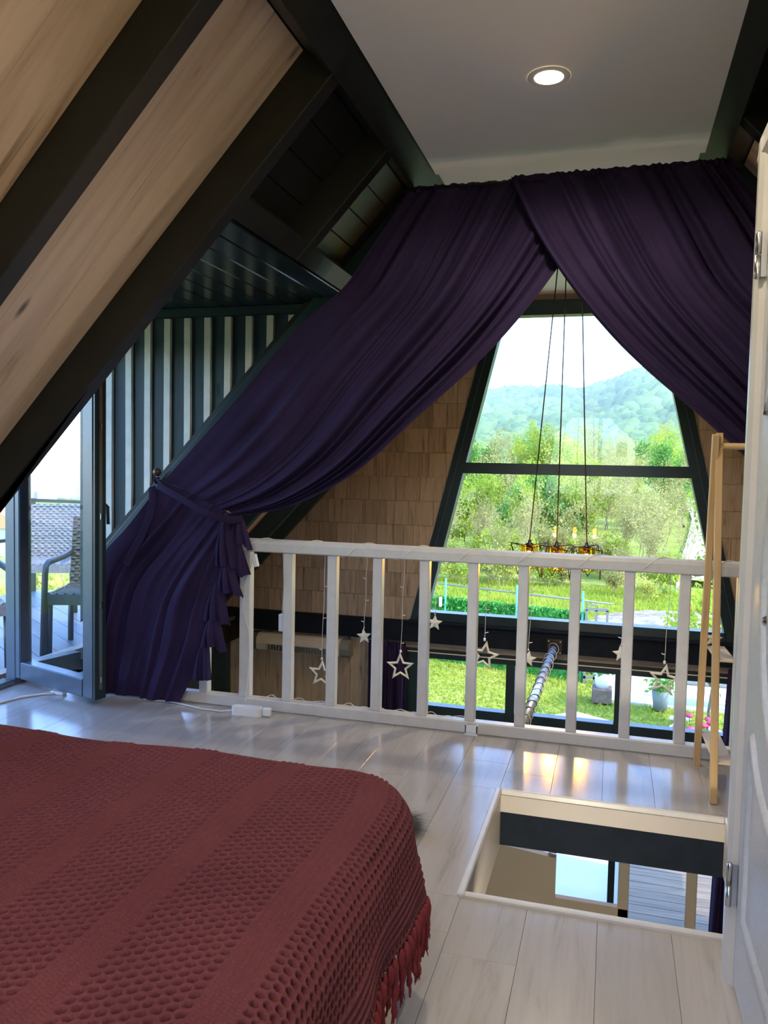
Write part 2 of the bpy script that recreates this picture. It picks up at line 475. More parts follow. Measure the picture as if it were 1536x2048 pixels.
# ================================================================== STRUCTURE
M_SL = 1.08                                  # roof slope dz/dx
TH = math.atan(M_SL); CS, SN = math.cos(TH), math.sin(TH)
XL, XR, ZC = -0.87, 0.34, 2.60               # where the rafter undersides reach the flat ceiling
def roofz(x): return ZC + M_SL * (x - XL)
def slope(side, y, s=0.0, h=0.0):
    """local X runs down the slope, local Z points outwards through the roof"""
    if side == 'L':
        X = Vector((-CS, 0, -SN)); Z = Vector((-SN, 0, CS)); o = Vector((XL, y, ZC))
    else:
        X = Vector((CS, 0, -SN)); Z = Vector((SN, 0, CS)); o = Vector((XR, y, ZC))
    Yv = Z.cross(X)
    p = o + X * s + Z * h
    return Matrix(((X.x, Yv.x, Z.x, p.x), (X.y, Yv.y, Z.y, p.y), (X.z, Yv.z, Z.z, p.z), (0, 0, 0, 1)))
_mc = {}
def plank(name, L, W, Tk, mat, parent, M, ch=.0015):
    """a board: local X length from 0, Y centred, Z from 0; mesh shared between alike boards"""
    k = (name, round(L, 3), round(W, 4), round(Tk, 4), mat.name)
    if k not in _mc:
        mb = MB(); mb.box(0, L, -W / 2, W / 2, 0, Tk, ch=ch)
        me = mb.mesh(name); me.materials.append(mat); _mc[k] = me
    return link_mesh(name, _mc[k], parent, None, M)
RZ90 = Matrix.Rotation(math.radians(90), 4, 'Z')

Y_BACK, Y_EDGE, Y_GAB = -1.7, 3.75, 6.45
HX0, HX1, HY0, HY1 = -0.375, 0.43, 2.265, 3.045       # stair hatch opening

# ---- floor: sub-floor slab with the hatch cut out + individual laminate planks
floor = empty('floor', kind='structure'); tag(floor, 'pale grey-beige laminate loft floor with a stair hatch')
mb = MB()
for (x0, x1, y0, y1) in ((-3.30, HX0 - .02, Y_BACK, Y_EDGE), (HX1 + .02, 2.75, Y_BACK, Y_EDGE), (HX0 - .02, HX1 + .02, Y_BACK, HY0 - .02), (HX0 - .02, HX1 + .02, HY1 + .02, Y_EDGE)):
    mb.box(x0, x1, y0, y1, -.20, -.012)
mb.build('slab', MT['navy'], floor)
def fplank(x0, x1, y0, y1):
    g = .0004
    plank('plank', y1 - y0 - 2 * g, x1 - x0 - 2 * g, .012, MT['floor'], floor, T((x0 + x1) / 2, y0 + g, -.012) @ RZ90, ch=.0006)
PW = .193
k = 0
x = -3.28
while x < 2.6:
    x1 = min(x + PW, 2.72)
    y = Y_BACK - random.random() * .9
    while y < Y_EDGE:
        y1 = y + 1.29
        a, c = max(y, Y_BACK), min(y1, Y_EDGE)
        if c - a > .03 and (x1 > -3.3):
            hx0, hx1 = HX0 - .02, HX1 + .02; hy0, hy1 = HY0 - .02, HY1 + .02
            if x1 <= hx0 or x >= hx1 or c <= hy0 or a >= hy1:
                fplank(x, x1, a, c)
            else:
                if a < hy0 - .02: fplank(x, x1, a, hy0)
                if c > hy1 + .02: fplank(x, x1, hy1, c)
                aa, cc = max(a, hy0), min(c, hy1)
                if x < hx0 - .01 and cc - aa > .02: fplank(x, hx0, aa, cc)
                if x1 > hx1 + .01 and cc - aa > .02: fplank(hx1, x1, aa, cc)
        y = y1
    x = x1

# ---- flat ceiling
ceil_o = MB(); ceil_o.box(XL + .03, XR - .01, Y_BACK, 3.695, ZC, ZC + .05)
c_ = ceil_o.build('ceiling', MT['ceiling']); tag(c_, 'flat off-white plaster ceiling strip', kind='structure')
mb = MB(); mb.box(XL + .0, XR + .0, 3.70, Y_GAB, ZC + .02, ZC + .08)
c2 = mb.build('ceiling_front', MT['ceiling']); tag(c2, 'flat ceiling over the open front bay', kind='structure')

# ---- sloped sides: rafters, boards
RAF = [-1.5, -.85, -.18, .50, 1.18, 1.87, 2.545, 3.20, 3.93, 4.62, 5.29, 5.93, 6.33]
RW, RD = .072, .15
S_FLOOR = ZC / SN                # slope length down to the loft floor
S_LOW = (ZC + .12) / SN
S_HEAD = (ZC - 2.11) / SN        # dormer header
S_REC = 3.03                     # roof ends here beside the balcony recess
def build_slope(side):
    w = empty('wall_left' if side == 'L' else 'wall_right', kind='structure')
    tag(w, 'sloping roof side with black rafters and tan boards, ' + ('left of the bed' if side == 'L' else 'right behind the door wall'))
    for i, y in enumerate(RAF):
        L = S_LOW if y > 3.6 else S_FLOOR
        if side == 'L' and 3.6 < y < 5.3: L = 2.80 if y < 4 else S_REC
        if side == 'L' and abs(y - 3.20) < .01: L = S_HEAD
        if side == 'R' and y < 1.9: continue
        mt = MT['teal'] if (y > 3.9) else MT['black_wood']
        yc = y + RW / 2
        plank('rafter', L, RW, RD, mt, w, slope(side, yc), ch=.004)
    for i in range(len(RAF) - 1):
        y0, y1 = RAF[i] + RW, RAF[i + 1]
        if side == 'R' and RAF[i] < 1.8: continue
        Lb = (S_LOW if y0 > 3.6 else S_FLOOR)
        if side == 'L' and 3.6 < y0 < 5.2: Lb = S_REC - .17
        dorm = 2.5 < RAF[i] < 3.9
        if dorm and (side == 'L'):
            s = .10
            wd = .128
            while s < S_HEAD - .02:
                e = min(s + wd, S_HEAD - .0)
                plank('board', y1 - y0 + .02, e - s - .003, .02, MT['dark_panel'], w, slope(side, (y0 + y1) / 2, (s + e) / 2, RD - .02) @ Matrix.Rotation(math.radians(90), 4, 'Z') @ T(-(y1 - y0 + .02) / 2, 0, 0), ch=.003)
                s = e
            continue
        n = 3
        wd = (y1 - y0) / n
        for j in range(n):
            if side == 'R' and 2.5 < RAF[i] < 3.2:
                mt = MT['dark_panel']
            else: mt = MT['panel']
            # every board is jointed at its own height
            cut = random.uniform(.8, 2.4)
            plank('plank', cut - .101, wd - .0012, .015, mt, w, slope(side, y0 + wd * (j + .5), .10, RD - .015), ch=.0008)
            plank('plank', Lb - cut - .0015, wd - .0012, .015, mt, w, slope(side, y0 + wd * (j + .5), cut + .0005, RD - .015), ch=.0008)
    # outer skin keeps daylight out
    mb = MB()
    L2 = S_LOW + .15
    if side == 'L':
        mb.box(-.9, L2, -(2.60 + 0), -(Y_BACK - .1), RD + .005, RD + .06)
        mb.box(-.9, L2, -(Y_GAB + .75), -5.33, RD + .005, RD + .06)
        mb.box(-.9, S_REC - .17, -5.34, -4.02, RD + .005, RD + .06)
        mb.box(-.9, S_HEAD, -4.03, -2.59, RD + .005, RD + .06)
    else:
        mb.box(-.9, L2, Y_BACK - .1, Y_GAB + .75, RD + .005, RD + .06)
    mb.build('roof_skin', MT['black_wood'], w, slope(side, 0.0))
    return w
wall_left = build_slope('L')
mb = MB(); mb.box(-2.985, -2.93, 4.09, 5.34, -2.65, .40); mb.prism([(-3.75, -.3), (-2.95, -.3), (-2.95, .62)], 5.30, 5.34)
tag(mb.build('wall_recess', MT['black_wood']), 'dark outer wall of the house beside the balcony', kind='structure')
wall_right = build_slope('R')

# edge beams between slope and ceiling
for side in 'LR':
    mb = MB(); mb.box(-.035, .095, -(Y_GAB if side == 'L' else -Y_BACK), (-Y_BACK if side == 'L' else Y_GAB), -.012, RD)
    o = mb.build('trim_1' if side == 'L' else 'trim_2', MT['dark_panel'], None, slope(side, 0.0))
    tag(o, 'dark painted edge beam along the %s side of the ceiling' % ('left' if side == 'L' else 'right'), kind='structure')

# ---- dormer: header beam, glossy soffit, striped batten wall
Y_D0, Y_D1, X_D, Z_SOF = 2.62, 4.08, -3.05, 2.11
x_h = XL - (ZC - Z_SOF) / M_SL
mb = MB(); mb.box(S_HEAD - .085, S_HEAD + .0, -3.93, -2.617, .004, RD)
o = mb.build('trim_3', MT['black_wood'], None, slope('L', 0.0)); tag(o, 'black header beam above the balcony alcove', kind='structure')
sof = empty('ceiling_dormer', kind='structure'); tag(sof, 'glossy blue-black board ceiling of the balcony alcove')
x = x_h - .02
while x > X_D - .12:
    x1 = max(x - .125, X_D - .18)
    plank('board', Y_D1 - Y_D0, x - x1 - .005, .02, MT['soffit'], sof, T((x + x1) / 2, Y_D0, Z_SOF) @ RZ90, ch=.004)
    x = x1
mb = MB(); mb.box(X_D - .25, x_h - .02, Y_D0 - .05, Y_D1 + .1, Z_SOF + .022, Z_SOF + .08); mb.build('backing', MT['black_wood'], sof)

wd_ = empty('wall_dormer', kind='structure'); tag(wd_, 'dark teal board wall with white vertical battens beside the balcony door')
BX = [-1.70 - .1262 * i for i in range(11)]           # batten centres
edges = [-1.30] + BX + [X_D]
for a, c in zip(edges[:-1], edges[1:]):
    x1, x0 = a - .001, c + .001
    zb0, zb1 = max(.0, roofz(x0) + .03), max(.0, roofz(x1) + .03)
    zt = Z_SOF - .002
    zb0, zb1 = min(zb0, zt - .01), min(zb1, zt - .004)
    mb = MB(); Lh = zt
    # local X up the board so that the grain runs vertically
    mb.prism([(zb0, -(x1 - x0) / 2), (zt, -(x1 - x0) / 2), (zt, (x1 - x0) / 2), (zb1, (x1 - x0) / 2)][::1], 0, .02, axis='z')
    Mx = Matrix(((0, 1, 0, (x0 + x1) / 2), (0, 0, 1, Y_D1), (1, 0, 0, 0), (0, 0, 0, 1)))
    mb.build('board', MT['teal'], wd_, Mx)
for xb in BX:
    x0, x1 = xb - .019, xb + .019
    wob = random.uniform(-.004, .004)
    zt = 2.055
    zb0, zb1 = max(.0, roofz(x0) + .03), max(.0, roofz(x1) + .03)
    if zb1 > zt - .02: continue
    zm = max(zb1 + .02, 1.3 + random.uniform(-.25, .2))
    mb = MB()
    if zm < zt - .1:
        mb.prism([(x0, zb0), (x1, zb1), (x1 + wob, zm), (x1, zt), (x0, zt), (x0 + wob, zm)], Y_D1 - .022, Y_D1, axis='y')
    else:
        mb.prism([(x0, zb0), (x1, zb1), (x1, zt), (x0, zt)], Y_D1 - .022, Y_D1, axis='y')
    mb.build('batten', MT['batten'], wd_)
mb = MB(); mb.box(X_D, -1.36, Y_D1 - .03, Y_D1, 2.062, 2.108); mb.build('cornice_strip', MT['teal'], wd_)
# small pale wood offcut at the top of the alcove corner
mb = MB(); mb.box(0, .11, -.012, .012, 0, .02)
mb.build('pale_offcut', MT['rack_slat'], wd_, T(-1.42, 3.90, 2.0) @ Matrix.Rotation(-TH, 4, 'Y'))
mb = MB(); mb.prism([(X_D - .1, Z_SOF), (x_h - .05, Z_SOF), (roofz(0) and XL - (ZC - .0) / M_SL, 0.0), (X_D - .1, 0.0)], Y_D0 - .06, Y_D0 - .02, axis='y')
o = mb.build('wall_alcove', MT['teal']); tag(o, 'near cheek wall of the balcony alcove', kind='structure')
# outer face of batten wall (sun side)
mb = MB(); mb.prism([(X_D, 0.02), (-2.9, .35), (-1.30, Z_SOF + .05), (X_D, Z_SOF + .05)][::1], Y_D1 + .025, Y_D1 + .07, axis='y')
mb.build('sheathing', MT['black_wood'], wd_)

# ---- front gable wall with the trapezoid window above and the glazed front below
GY = Y_GAB
WTL, WTR, WBL, WBR, WZT, WZB = -.875, .262, -1.477, .865, 2.455, -.02    # outer edge of the glazing opening (incl. 0.11 frame outside)
FW = .115
Z_G = -2.55
wf = empty('wall_front', kind='structure'); tag(wf, 'front gable wall clad with wood-look shingles')
def wl(z, off=0.0): return WBL + (z - WZB) / (WZT - WZB) * (WTL - WBL) - off
def wr(z, off=0.0): return WBR + (z - WZB) / (WZT - WZB) * (WTR - WBR) + off
xl_roof = lambda z: XL - (ZC - z) / M_SL - .08
xr_roof = lambda z: XR + (ZC - z) / M_SL + .08
zt = WZT + .05
core = MB()
core.prism([(xl_roof(-.2), -.2), (wl(-.2, FW - .02), -.2), (wl(zt, FW - .02), zt), (wl(zt, FW - .02), 3.0), (XL, 3.0), (xl_roof(2.4), 2.4)], GY, GY + .14)
core.prism([(wr(-.2, FW - .02), -.2), (xr_roof(-.2), -.2), (xr_roof(2.4), 2.4), (XR, 3.0), (wr(zt, FW - .02), 3.0), (wr(zt, FW - .02), zt)], GY, GY + .14)
core.box(wl(zt, FW - .02), wr(zt, FW - .02), GY, GY + .14, zt, 3.0)
core.box(-3.45, -1.62, GY, GY + .14, Z_G - .1, -.2)
core.box(1.02, 2.95, GY, GY + .14, Z_G - .1, -.2)
core.box(-1.62, 1.02, GY, GY + .14, -.262, -.2)
core.build('core', MT['shingle'], wf)
def clipx(poly, keep):           # clip an xz polygon with half-plane functions f(x,z)>=0
    for f in keep:
        outp = []
        for i in range(len(poly)):
            p, q = poly[i], poly[(i + 1) % len(poly)]
            a, c = f(*p), f(*q)
            if a >= 0: outp.append(p)
            if (a >= 0) != (c >= 0):
                t = a / (a - c); outp.append((p[0] + (q[0] - p[0]) * t, p[1] + (q[1] - p[1]) * t))
        poly = outp
        if len(poly) < 3: return []
    return poly
def area(p): return abs(sum(p[i][0] * p[(i + 1) % len(p)][1] - p[(i + 1) % len(p)][0] * p[i][1] for i in range(len(p)))) / 2
def shingle(poly, th, name='shingle'):
    cx = sum(p[0] for p in poly) / len(poly); cz = min(p[1] for p in poly)
    mb = MB(); mb.prism([(p[1] - cz, p[0] - cx) for p in poly], 0, th, axis='z')
    Mx = Matrix(((0, 1, 0, cx), (0, 0, -1, GY), (1, 0, 0, cz), (0, 0, 0, 1)))
    mb.build(name, MT['shingle'], wf, Mx)
row_h = .201
for side in (0, 1):
    z = -.04; r_i = 0
    while z < 2.5:
        x = -3.5 if side == 0 else .2
        xe = -.75 if side == 0 else 2.9
        x += random.random() * .12
        while x < xe:
            w_ = random.choice((.085, .12, .145, .165, .19, .21))
            g = .0015
            poly = [(x + g, z + g), (x + w_ - g, z + g), (x + w_ - g, z + row_h - g), (x + g, z + row_h - g)]
            if side == 0:
                keep = [lambda X, Z: X - xl_roof(Z), lambda X, Z: wl(Z, FW) - X]
            else:
                keep = [lambda X, Z: xr_roof(Z) - X, lambda X, Z: X - wr(Z, FW)]
            if side == 1 and x > 1.75: break
            poly = clipx(poly, keep)
            if len(poly) >= 3 and area(poly) > .0008: shingle(poly, .012 + random.random() * .004)
            x += w_
        z += row_h; r_i += 1
# vertical boards below the beam
for (a, e_) in ((-3.42, -1.62), (1.02, 1.8)):
    x = a
    while x < e_ - .02:
        w_ = min(random.choice((.13, .15, .17)), e_ - x)
        plank('plank', Z_G * -1 - .2, w_ - .002, .013, MT['shingle'], wf, Matrix(((0, 1, 0, x + w_ / 2), (0, 0, -1, GY), (1, 0, 0, Z_G), (0, 0, 0, 1))), ch=.001)
        x += w_
# beam band at loft level
mb = MB(); mb.box(-3.38, 2.6, GY - .07, GY - .0, -.20, -.03)
mb.box(-1.60, 1.0, GY - .10, GY - .0, -.035, -.022)
o = mb.build('trim_4', MT['navy']); tag(o, 'dark navy beam across the gable below the big window', kind='structure')
for i, (xa, xb) in enumerate(((-3.36, -3.24), (2.45, 2.57))):
    mb = MB(); mb.box(xa, xb, GY - .1, GY, Z_G, -.19)
    o = mb.build('trim_%d' % (5 + i), MT['teal']); tag(o, 'dark corner post of the gable wall, %s side' % ('left' if i == 0 else 'right'), kind='structure')

def bar(mb, p, q, w, y0, y1):
    """flat bar between two xz points, width w to the left of p->q"""
    d = Vector((q[0] - p[0], q[1] - p[1])).normalized(); n = Vector((-d.y, d.x)) * w
    mb.prism([p, q, (q[0] + n.x, q[1] + n.y), (p[0] + n.x, p[1] + n.y)], y0, y1)

w1 = empty('window_1', kind='structure'); tag(w1, 'big trapezoid gable window with dark frame and middle transom')
ft, fb = GY - .03, GY + .09
mb = MB()
mb.prism([(wl(WZB, FW), WZB - .03), (wl(WZB), WZB - .03), (wl(WZT), WZT), (wl(WZT + .115, FW), WZT + .115)], ft, fb); mb.build('frame_stile', MT['frame_dark'], w1)
mb = MB(); mb.prism([(wr(WZB), WZB - .03), (wr(WZB, FW), WZB - .03), (wr(WZT + .115, FW), WZT + .115), (wr(WZT), WZT)], ft, fb); mb.build('frame_stile', MT['frame_dark'], w1)
mb = MB(); mb.prism([(wl(WZB), WZB - .03), (wr(WZB), WZB - .03), (wr(.05), .05), (wl(.05), .05)], ft, fb); mb.build('frame_sill', MT['frame_dark'], w1)
mb = MB(); mb.prism([(wl(WZT), WZT), (wr(WZT), WZT), (wr(WZT + .115, FW), WZT + .115), (wl(WZT + .115, FW), WZT + .115)], ft, fb)
mb.build('frame_head', MT['frame_dark'], w1)
mb = MB(); mb.prism([(wl(1.205), 1.205), (wr(1.205), 1.205), (wr(1.292), 1.292), (wl(1.292), 1.292)], ft - .01, fb); mb.build('transom', MT['frame_dark'], w1)
# light bead lines inside the slanted stiles
for sgn, fx in ((0, wl), (1, wr)):
    mb = MB(); o1 = .060; o2 = .066
    mb.prism([(fx(.02, o1), .02), (fx(.02, o2), .02), (fx(2.40, o2), 2.40), (fx(2.40, o1), 2.40)][::(1 if sgn else -1)], ft - .012, ft)
    mb.build('bead', MT['frame_blue'], w1)
for (z0, z1) in ((.05, 1.205), (1.292, WZT)):
    mb = MB(); mb.prism([(wl(z0), z0), (wr(z0), z0), (wr(z1), z1), (wl(z1), z1)], GY + .028, GY + .032)
    mb.build('pane', MT['glass'], w1)

w2 = empty('window_2', kind='structure'); tag(w2, 'dark framed ground floor glazing below the gable beam')
lx0, lx1, lz1 = -1.62, 1.02, -.262
def fr(x0, x1, z0, z1, n='frame_bar', y0=GY - .02, y1=GY + .08):
    mb = MB(); mb.box(x0, x1, y0, y1, z0, z1, ch=.003); mb.build(n, MT['frame_dark'], w2)
fr(lx0, lx1, lz1 - .075, lz1, 'frame_head'); fr(lx0, lx0 + .13, Z_G, lz1 - .075, 'frame_stile'); fr(lx1 - .10, lx1, Z_G, lz1 - .075, 'frame_stile')
MU = (-.745, .095)
for xm, wm in zip(MU, (.036, .026)): fr(xm - wm, xm + wm, Z_G, lz1 - .075, 'mullion')
xs = [lx0 + .13, MU[0] - .036, MU[0] + .036, MU[1] - .026, MU[1] + .026, lx1 - .10]
for a, c in zip(xs[::2], xs[1::2]):
    fr(a, c, -.825, -.735, 'transom')
    fr(a, c, Z_G, Z_G + .07, 'bottom_rail')
    for z0, z1 in ((Z_G + .07, -.825), (-.735, lz1 - .075)):
        mb = MB(); mb.box(a, c, GY + .028, GY + .032, z0, z1); mb.build('pane', MT['glass'], w2)
mb = MB(); mb.box(lx0 + .02, lx1 - .02, GY - .045, GY - .035, -.288, -.281); mb.build('blind_rail', MT['cable'], w2)

# ---- side and rear shell of the house
for nm, xa, xb in (('wall_ground_left', -3.50, -3.42), ('wall_ground_right', 2.88, 2.96)):
    mb = MB(); mb.box(xa, xb, Y_BACK, GY + .14, Z_G - .1, -.02)
    o = mb.build(nm, MT['shingle']); tag(o, 'ground floor side wall, ' + ('left' if xa < 0 else 'right'), kind='structure')
mb = MB(); mb.box(-3.42, -3.22, Y_EDGE + .0, GY - .07, -.30, -.10)
o = mb.build('trim_7', MT['teal']); tag(o, 'dark eaves beam along the left wall', kind='structure')
gf = empty('floor_ground', kind='structure'); tag(gf, 'ground floor of brown boards below the loft')
x = -3.4
while x < 2.8:
    x1 = min(x + .2, 2.86)
    plank('plank', GY - 3.2, x1 - x - .004, .03, MT['deck_warm'], gf, T((x + x1) / 2, 3.2, Z_G - .03) @ RZ90)
    x = x1
mb = MB(); mb.box(-3.42, 2.88, Y_BACK, GY, Z_G - .12, Z_G - .035); mb.build('slab', MT['concrete'], gf)
# rear wall; its unseen large window is added to bring in more daylight
rw = empty('wall_rear', kind='structure'); tag(rw, 'rear gable wall behind the bed')
mb = MB(); yb0, yb1 = Y_BACK - .12, Y_BACK
mb.prism([(-3.5, Z_G), (-1.7, Z_G), (-1.7, 3.2), (-.3, 3.2), (-.27, 3.4), (-.9, 2.75)], yb0, yb1)
mb.prism([(1.2, Z_G), (3.0, Z_G), (.4, 2.75), (-.27, 3.4), (-.2, 3.2), (1.2, 3.2)], yb0, yb1)
mb.box(-1.7, 1.2, yb0, yb1, Z_G, .75); mb.box(-1.7, 1.2, yb0, yb1, 2.25, 3.2)
mb.build('core', MT['panel'], rw)
w5 = empty('window_added', kind='structure'); tag(w5, 'added rear window behind the bed head')
for a in ((-1.7, 1.2, .75, .82), (-1.7, 1.2, 2.18, 2.25), (-1.7, -1.63, .82, 2.18), (1.13, 1.2, .82, 2.18), (-.285, -.215, .82, 2.18)):
    mb = MB(); mb.box(a[0], a[1], yb0 + .02, yb1 + .02, a[2], a[3]); mb.build('frame_bar', MT['frame_dark'], w5)
for a in ((-1.63, -.285), (-.215, 1.13)):
    mb = MB(); mb.box(a[0], a[1], yb0 + .06, yb0 + .064, .82, 2.18); mb.build('pane', MT['glass'], w5)

# ---- stair hatch lining
hl = empty('hatch_frame', (0, 0, 0), 'white lipped frame around the open stair hatch in the floor', 'hatch')
mb = MB()
def lip(x0, x1, y0, y1, n='lip'):
    mb = MB(); mb.box(x0, x1, y0, y1, -.012, .012, ch=.004); mb.build(n, MT['white_paint'], hl)
lip(HX0 - .022, HX0, HY0 - .022, HY1 + .012); lip(HX0, HX1, HY0 - .022, HY0); lip(HX0, HX1, HY1, HY1 + .012); lip(HX1, HX1 + .022, HY0 - .022, HY1 + .012)
mb = MB(); mb.box(HX0, HX1, HY1, HY1 + .018, -.078, -.012); mb.build('lining_board', MT['liner'], hl)
mb = MB(); mb.box(HX0 - .018, HX0, HY0, HY1 + .018, -.22, -.012); mb.build('lining_board', MT['liner'], hl)
mb = MB(); mb.box(HX0, HX1, HY0 - .018, HY0, -.20, -.012); mb.build('lining_board', MT['liner'], hl)
mb = MB(); mb.box(HX1, HX1 + .018, HY0, HY1 + .018, -.20, -.012); mb.build('lining_board', MT['liner'], hl)
mb = MB(); mb.box(HX0 - .02, 1.2, HY1 + .002, HY1 + .14, -.21, -.078); mb.build('joist', MT['navy'], hl)

# ---- partition wall with the white embossed door on the right
XW = .345
pw = empty('wall_partition', kind='structure'); tag(pw, 'cream partition wall holding the white door')
DY0, DY1, DZ = 1.20, 2.045, 1.97
mb = MB(); mb.box(XW, XW + .09, Y_BACK, DY0, 0, ZC + .02); mb.box(XW, XW + .09, DY0, DY1, DZ + .02, ZC + .02); mb.box(XW, XW + .09, DY1, 2.135, 0, ZC + .02)
mb.build('core', MT['beige'], pw)
mb = MB(); mb.box(XW + .09, 2.7, 2.05, 2.135, 0, ZC); mb.build('core', MT['beige'], pw)
mb = MB(); mb.box(XW - .02, XW, 2.085, 2.135, DZ + .085, ZC, ch=.006); mb.build('corner_bead', MT['rack_slat'], pw)
d2 = empty('door_2', (XW, DY1, 0), kind='structure'); tag(d2, 'white embossed panel door at the right edge of the picture')
inv = T(-XW, -DY1, 0)
def casing_strip(poly, z0, z1):
    mb = MB(); mb.prism(poly, z0, z1, axis='z'); mb.build('casing', MT['casing'], d2, inv)
casing_strip([(XW - .022, 2.050), (XW - .034, 2.060), (XW - .042, 2.085), (XW - .040, 2.120), (XW - .030, 2.142), (XW + .0, 2.142), (XW + .0, 2.050)], .0, 2.035)
casing_strip([(XW - .020, DY0 - .09), (XW - .040, DY0 - .07), (XW - .030, DY0 - .005), (XW, DY0 - .005), (XW, DY0 - .09)], 0, 2.035)
mb = MB(); mb.prism([(XW - .022, DZ + .005), (XW - .04, DZ + .03), (XW - .034, DZ + .085), (XW, DZ + .085), (XW, DZ + .005)], DY0 - .09, 2.142, axis='y'); mb.build('casing', MT['casing'], d2, inv)
leaf = MB(); leaf.box(XW - .022, XW + .018, DY0, DY1 - .003, .012, DZ, ch=.003)
leaf_o = leaf.build('leaf', MT['door_white'], d2, inv)
def mould(pts, closed=True, r=.011):
    """raised moulding on the leaf, pts in (y,z)"""
    mb = MB(); n = len(pts)
    P = [Vector((p[0], p[1])) for p in pts]
    V = []
    for i in range(n):
        a = P[(i - 1) % n] if closed or i > 0 else P[i]; c = P[(i + 1) % n] if closed or i < n - 1 else P[i]
        t = (c - a).normalized(); nn = Vector((-t.y, t.x))
        for off, h in ((-1.7, 0), (-1.0, .8), (0, 1.0), (1.0, .55), (1.9, 0)):
            q = P[i] + nn * off * r
            V.append((XW - .022 - h * .011, q.x, q.y))
    F = []
    for i in range(n if closed else n - 1):
        for k in range(4):
            a = i * 5 + k; b_ = ((i + 1) % n) * 5 + k
            F.append((a, a + 1, b_ + 1, b_))
    mb.add(V, F, True); sub(mb.build('moulding', MT['door_white'], d2, inv), leaf_o)
def arc(cy, cz, ry, rz, a0, a1, n=24): return [(cy + ry * math.cos(math.radians(a0 + (a1 - a0) * i / n)), cz + rz * math.sin(math.radians(a0 + (a1 - a0) * i / n))) for i in range(n + 1)]
yc = (DY0 + DY1) / 2
mould([(DY0 + .11, .22), (DY1 - .11, .22), (DY1 - .11, .62)] + arc(yc, .70, .305, .16, -10, -170)[1:-1] + [(DY0 + .11, .62)])
mould(arc(yc, 1.02, .255, .35, 0, 360)[:-1], True)
mould([(DY1 - .11, 1.38), (DY1 - .11, 1.86), (DY0 + .11, 1.86), (DY0 + .11, 1.38)] + arc(yc, 1.36, .305, .16, 170, 10)[1:-1])
for hz in (.255, 1.755):
    mb = MB(); c0 = Vector((XW - .041, 2.047, hz))
    mb.tube([c0 + Vector((0, 0, -.055)), c0 + Vector((0, 0, -.052)), c0 + Vector((0, 0, -.001))], [.005, .0075, .0075], 12)
    mb.tube([c0 + Vector((0, 0, .001)), c0 + Vector((0, 0, .052)), c0 + Vector((0, 0, .055))], [.0075, .0075, .005], 12)
    mb.box(XW - .041, XW - .022, 2.043, 2.050, hz - .05, hz + .05)
    sub(mb.build('hinge', MT['steel'], d2, inv), leaf_o)
mb = MB(); c0 = Vector((XW - .022, 1.85, .938)); mb.lathe([(0, .008), (.006, .007), (.008, .004), (.010, .001), (.011, 0)], 16, T(*c0) @ Matrix.Rotation(math.radians(-90), 4, 'Y')); sub(mb.build('escutcheon', MT['steel'], d2, inv), leaf_o)

# ---- balcony door and fixed light
hx, hy = X_D - .11, 3.65
d1 = empty('door_1', (hx, hy, 0), kind='structure', rz=math.atan2(-.22, .68)); tag(d1, 'narrow glazed balcony door standing open into the room')
LW, LZ0, LZ1, LT = .70, .035, 1.98, .075
def dbox(n, x0, x1, z0, z1, mat=MT['frame_blue'], y0=0.0, y1=LT, ch=.006):
    mb = MB(); mb.box(x0, x1, y0, y1, z0, z1, ch=ch); return mb.build(n, mat, d1)
dbox('stile', 0, .06, LZ0, LZ1); dbox('stile', LW - .085, LW, LZ0, LZ1)
dbox('bottom_rail', .06, LW - .085, LZ0, LZ0 + .095); dbox('top_rail', .06, LW - .085, LZ1 - .095, LZ1)
dbox('pane', .06, LW - .085, LZ0 + .095, LZ1 - .095, MT['glass_tint'], .03, .034, 0)
dbox('lock_edge', LW, LW + .012, LZ0, LZ1, MT['frame_dark'], .004, LT - .004, .002)
dbox('lock_strip', LW + .012, LW + .015, LZ0 + .05, LZ1 - .05, MT['grey_plastic'], .028, .046, 0)
for z in (.12, .5, .95, 1.4): dbox('lock_roller', LW + .013, LW + .021, z, z + .035, MT['steel'], .031, .043, .002)
mb = MB(); mb.tube([(LW - .05, LT, 1.02), (LW - .05, LT + .04, 1.02), (LW - .05, LT + .052, 1.01), (LW - .05, LT + .055, .92)], .009, 8); mb.build('handle', MT['frame_dark'], d1)
w3 = empty('window_3', (hx, hy + .005, 0), kind='structure', rz=math.atan2(.43, .11) - math.pi / 2); tag(w3, 'fixed canted side light beside the balcony door')
def wb(n, y0, y1, z0, z1, x0=-.06, x1=.02, mat=MT['frame_blue']):
    mb = MB(); mb.box(x0, x1, y0, y1, z0, z1, ch=.003); mb.build(n, mat, w3)
SLn = .43
wb('post', -.01, .035, .0, Z_SOF); wb('sill', .035, SLn, .0, .10, mat=MT['frame_dark']); wb('head', .035, SLn, 2.02, Z_SOF)
wb('pane', .035, SLn, .10, 2.02, -.022, -.018, MT['glass_tint'])
w6 = empty('window_5', kind='structure'); tag(w6, 'open doorway frame of the balcony door')
for a_ in ((Y_D0, 3.64, .0, .03), (Y_D0, 3.64, 2.02, Z_SOF), (Y_D0, Y_D0 + .06, .03, 2.02)):
    mb = MB(); mb.box(hx - .06, hx + .02, a_[0], a_[1], a_[2], a_[3], ch=.004); mb.build('frame_bar', MT['frame_dark'], w6)

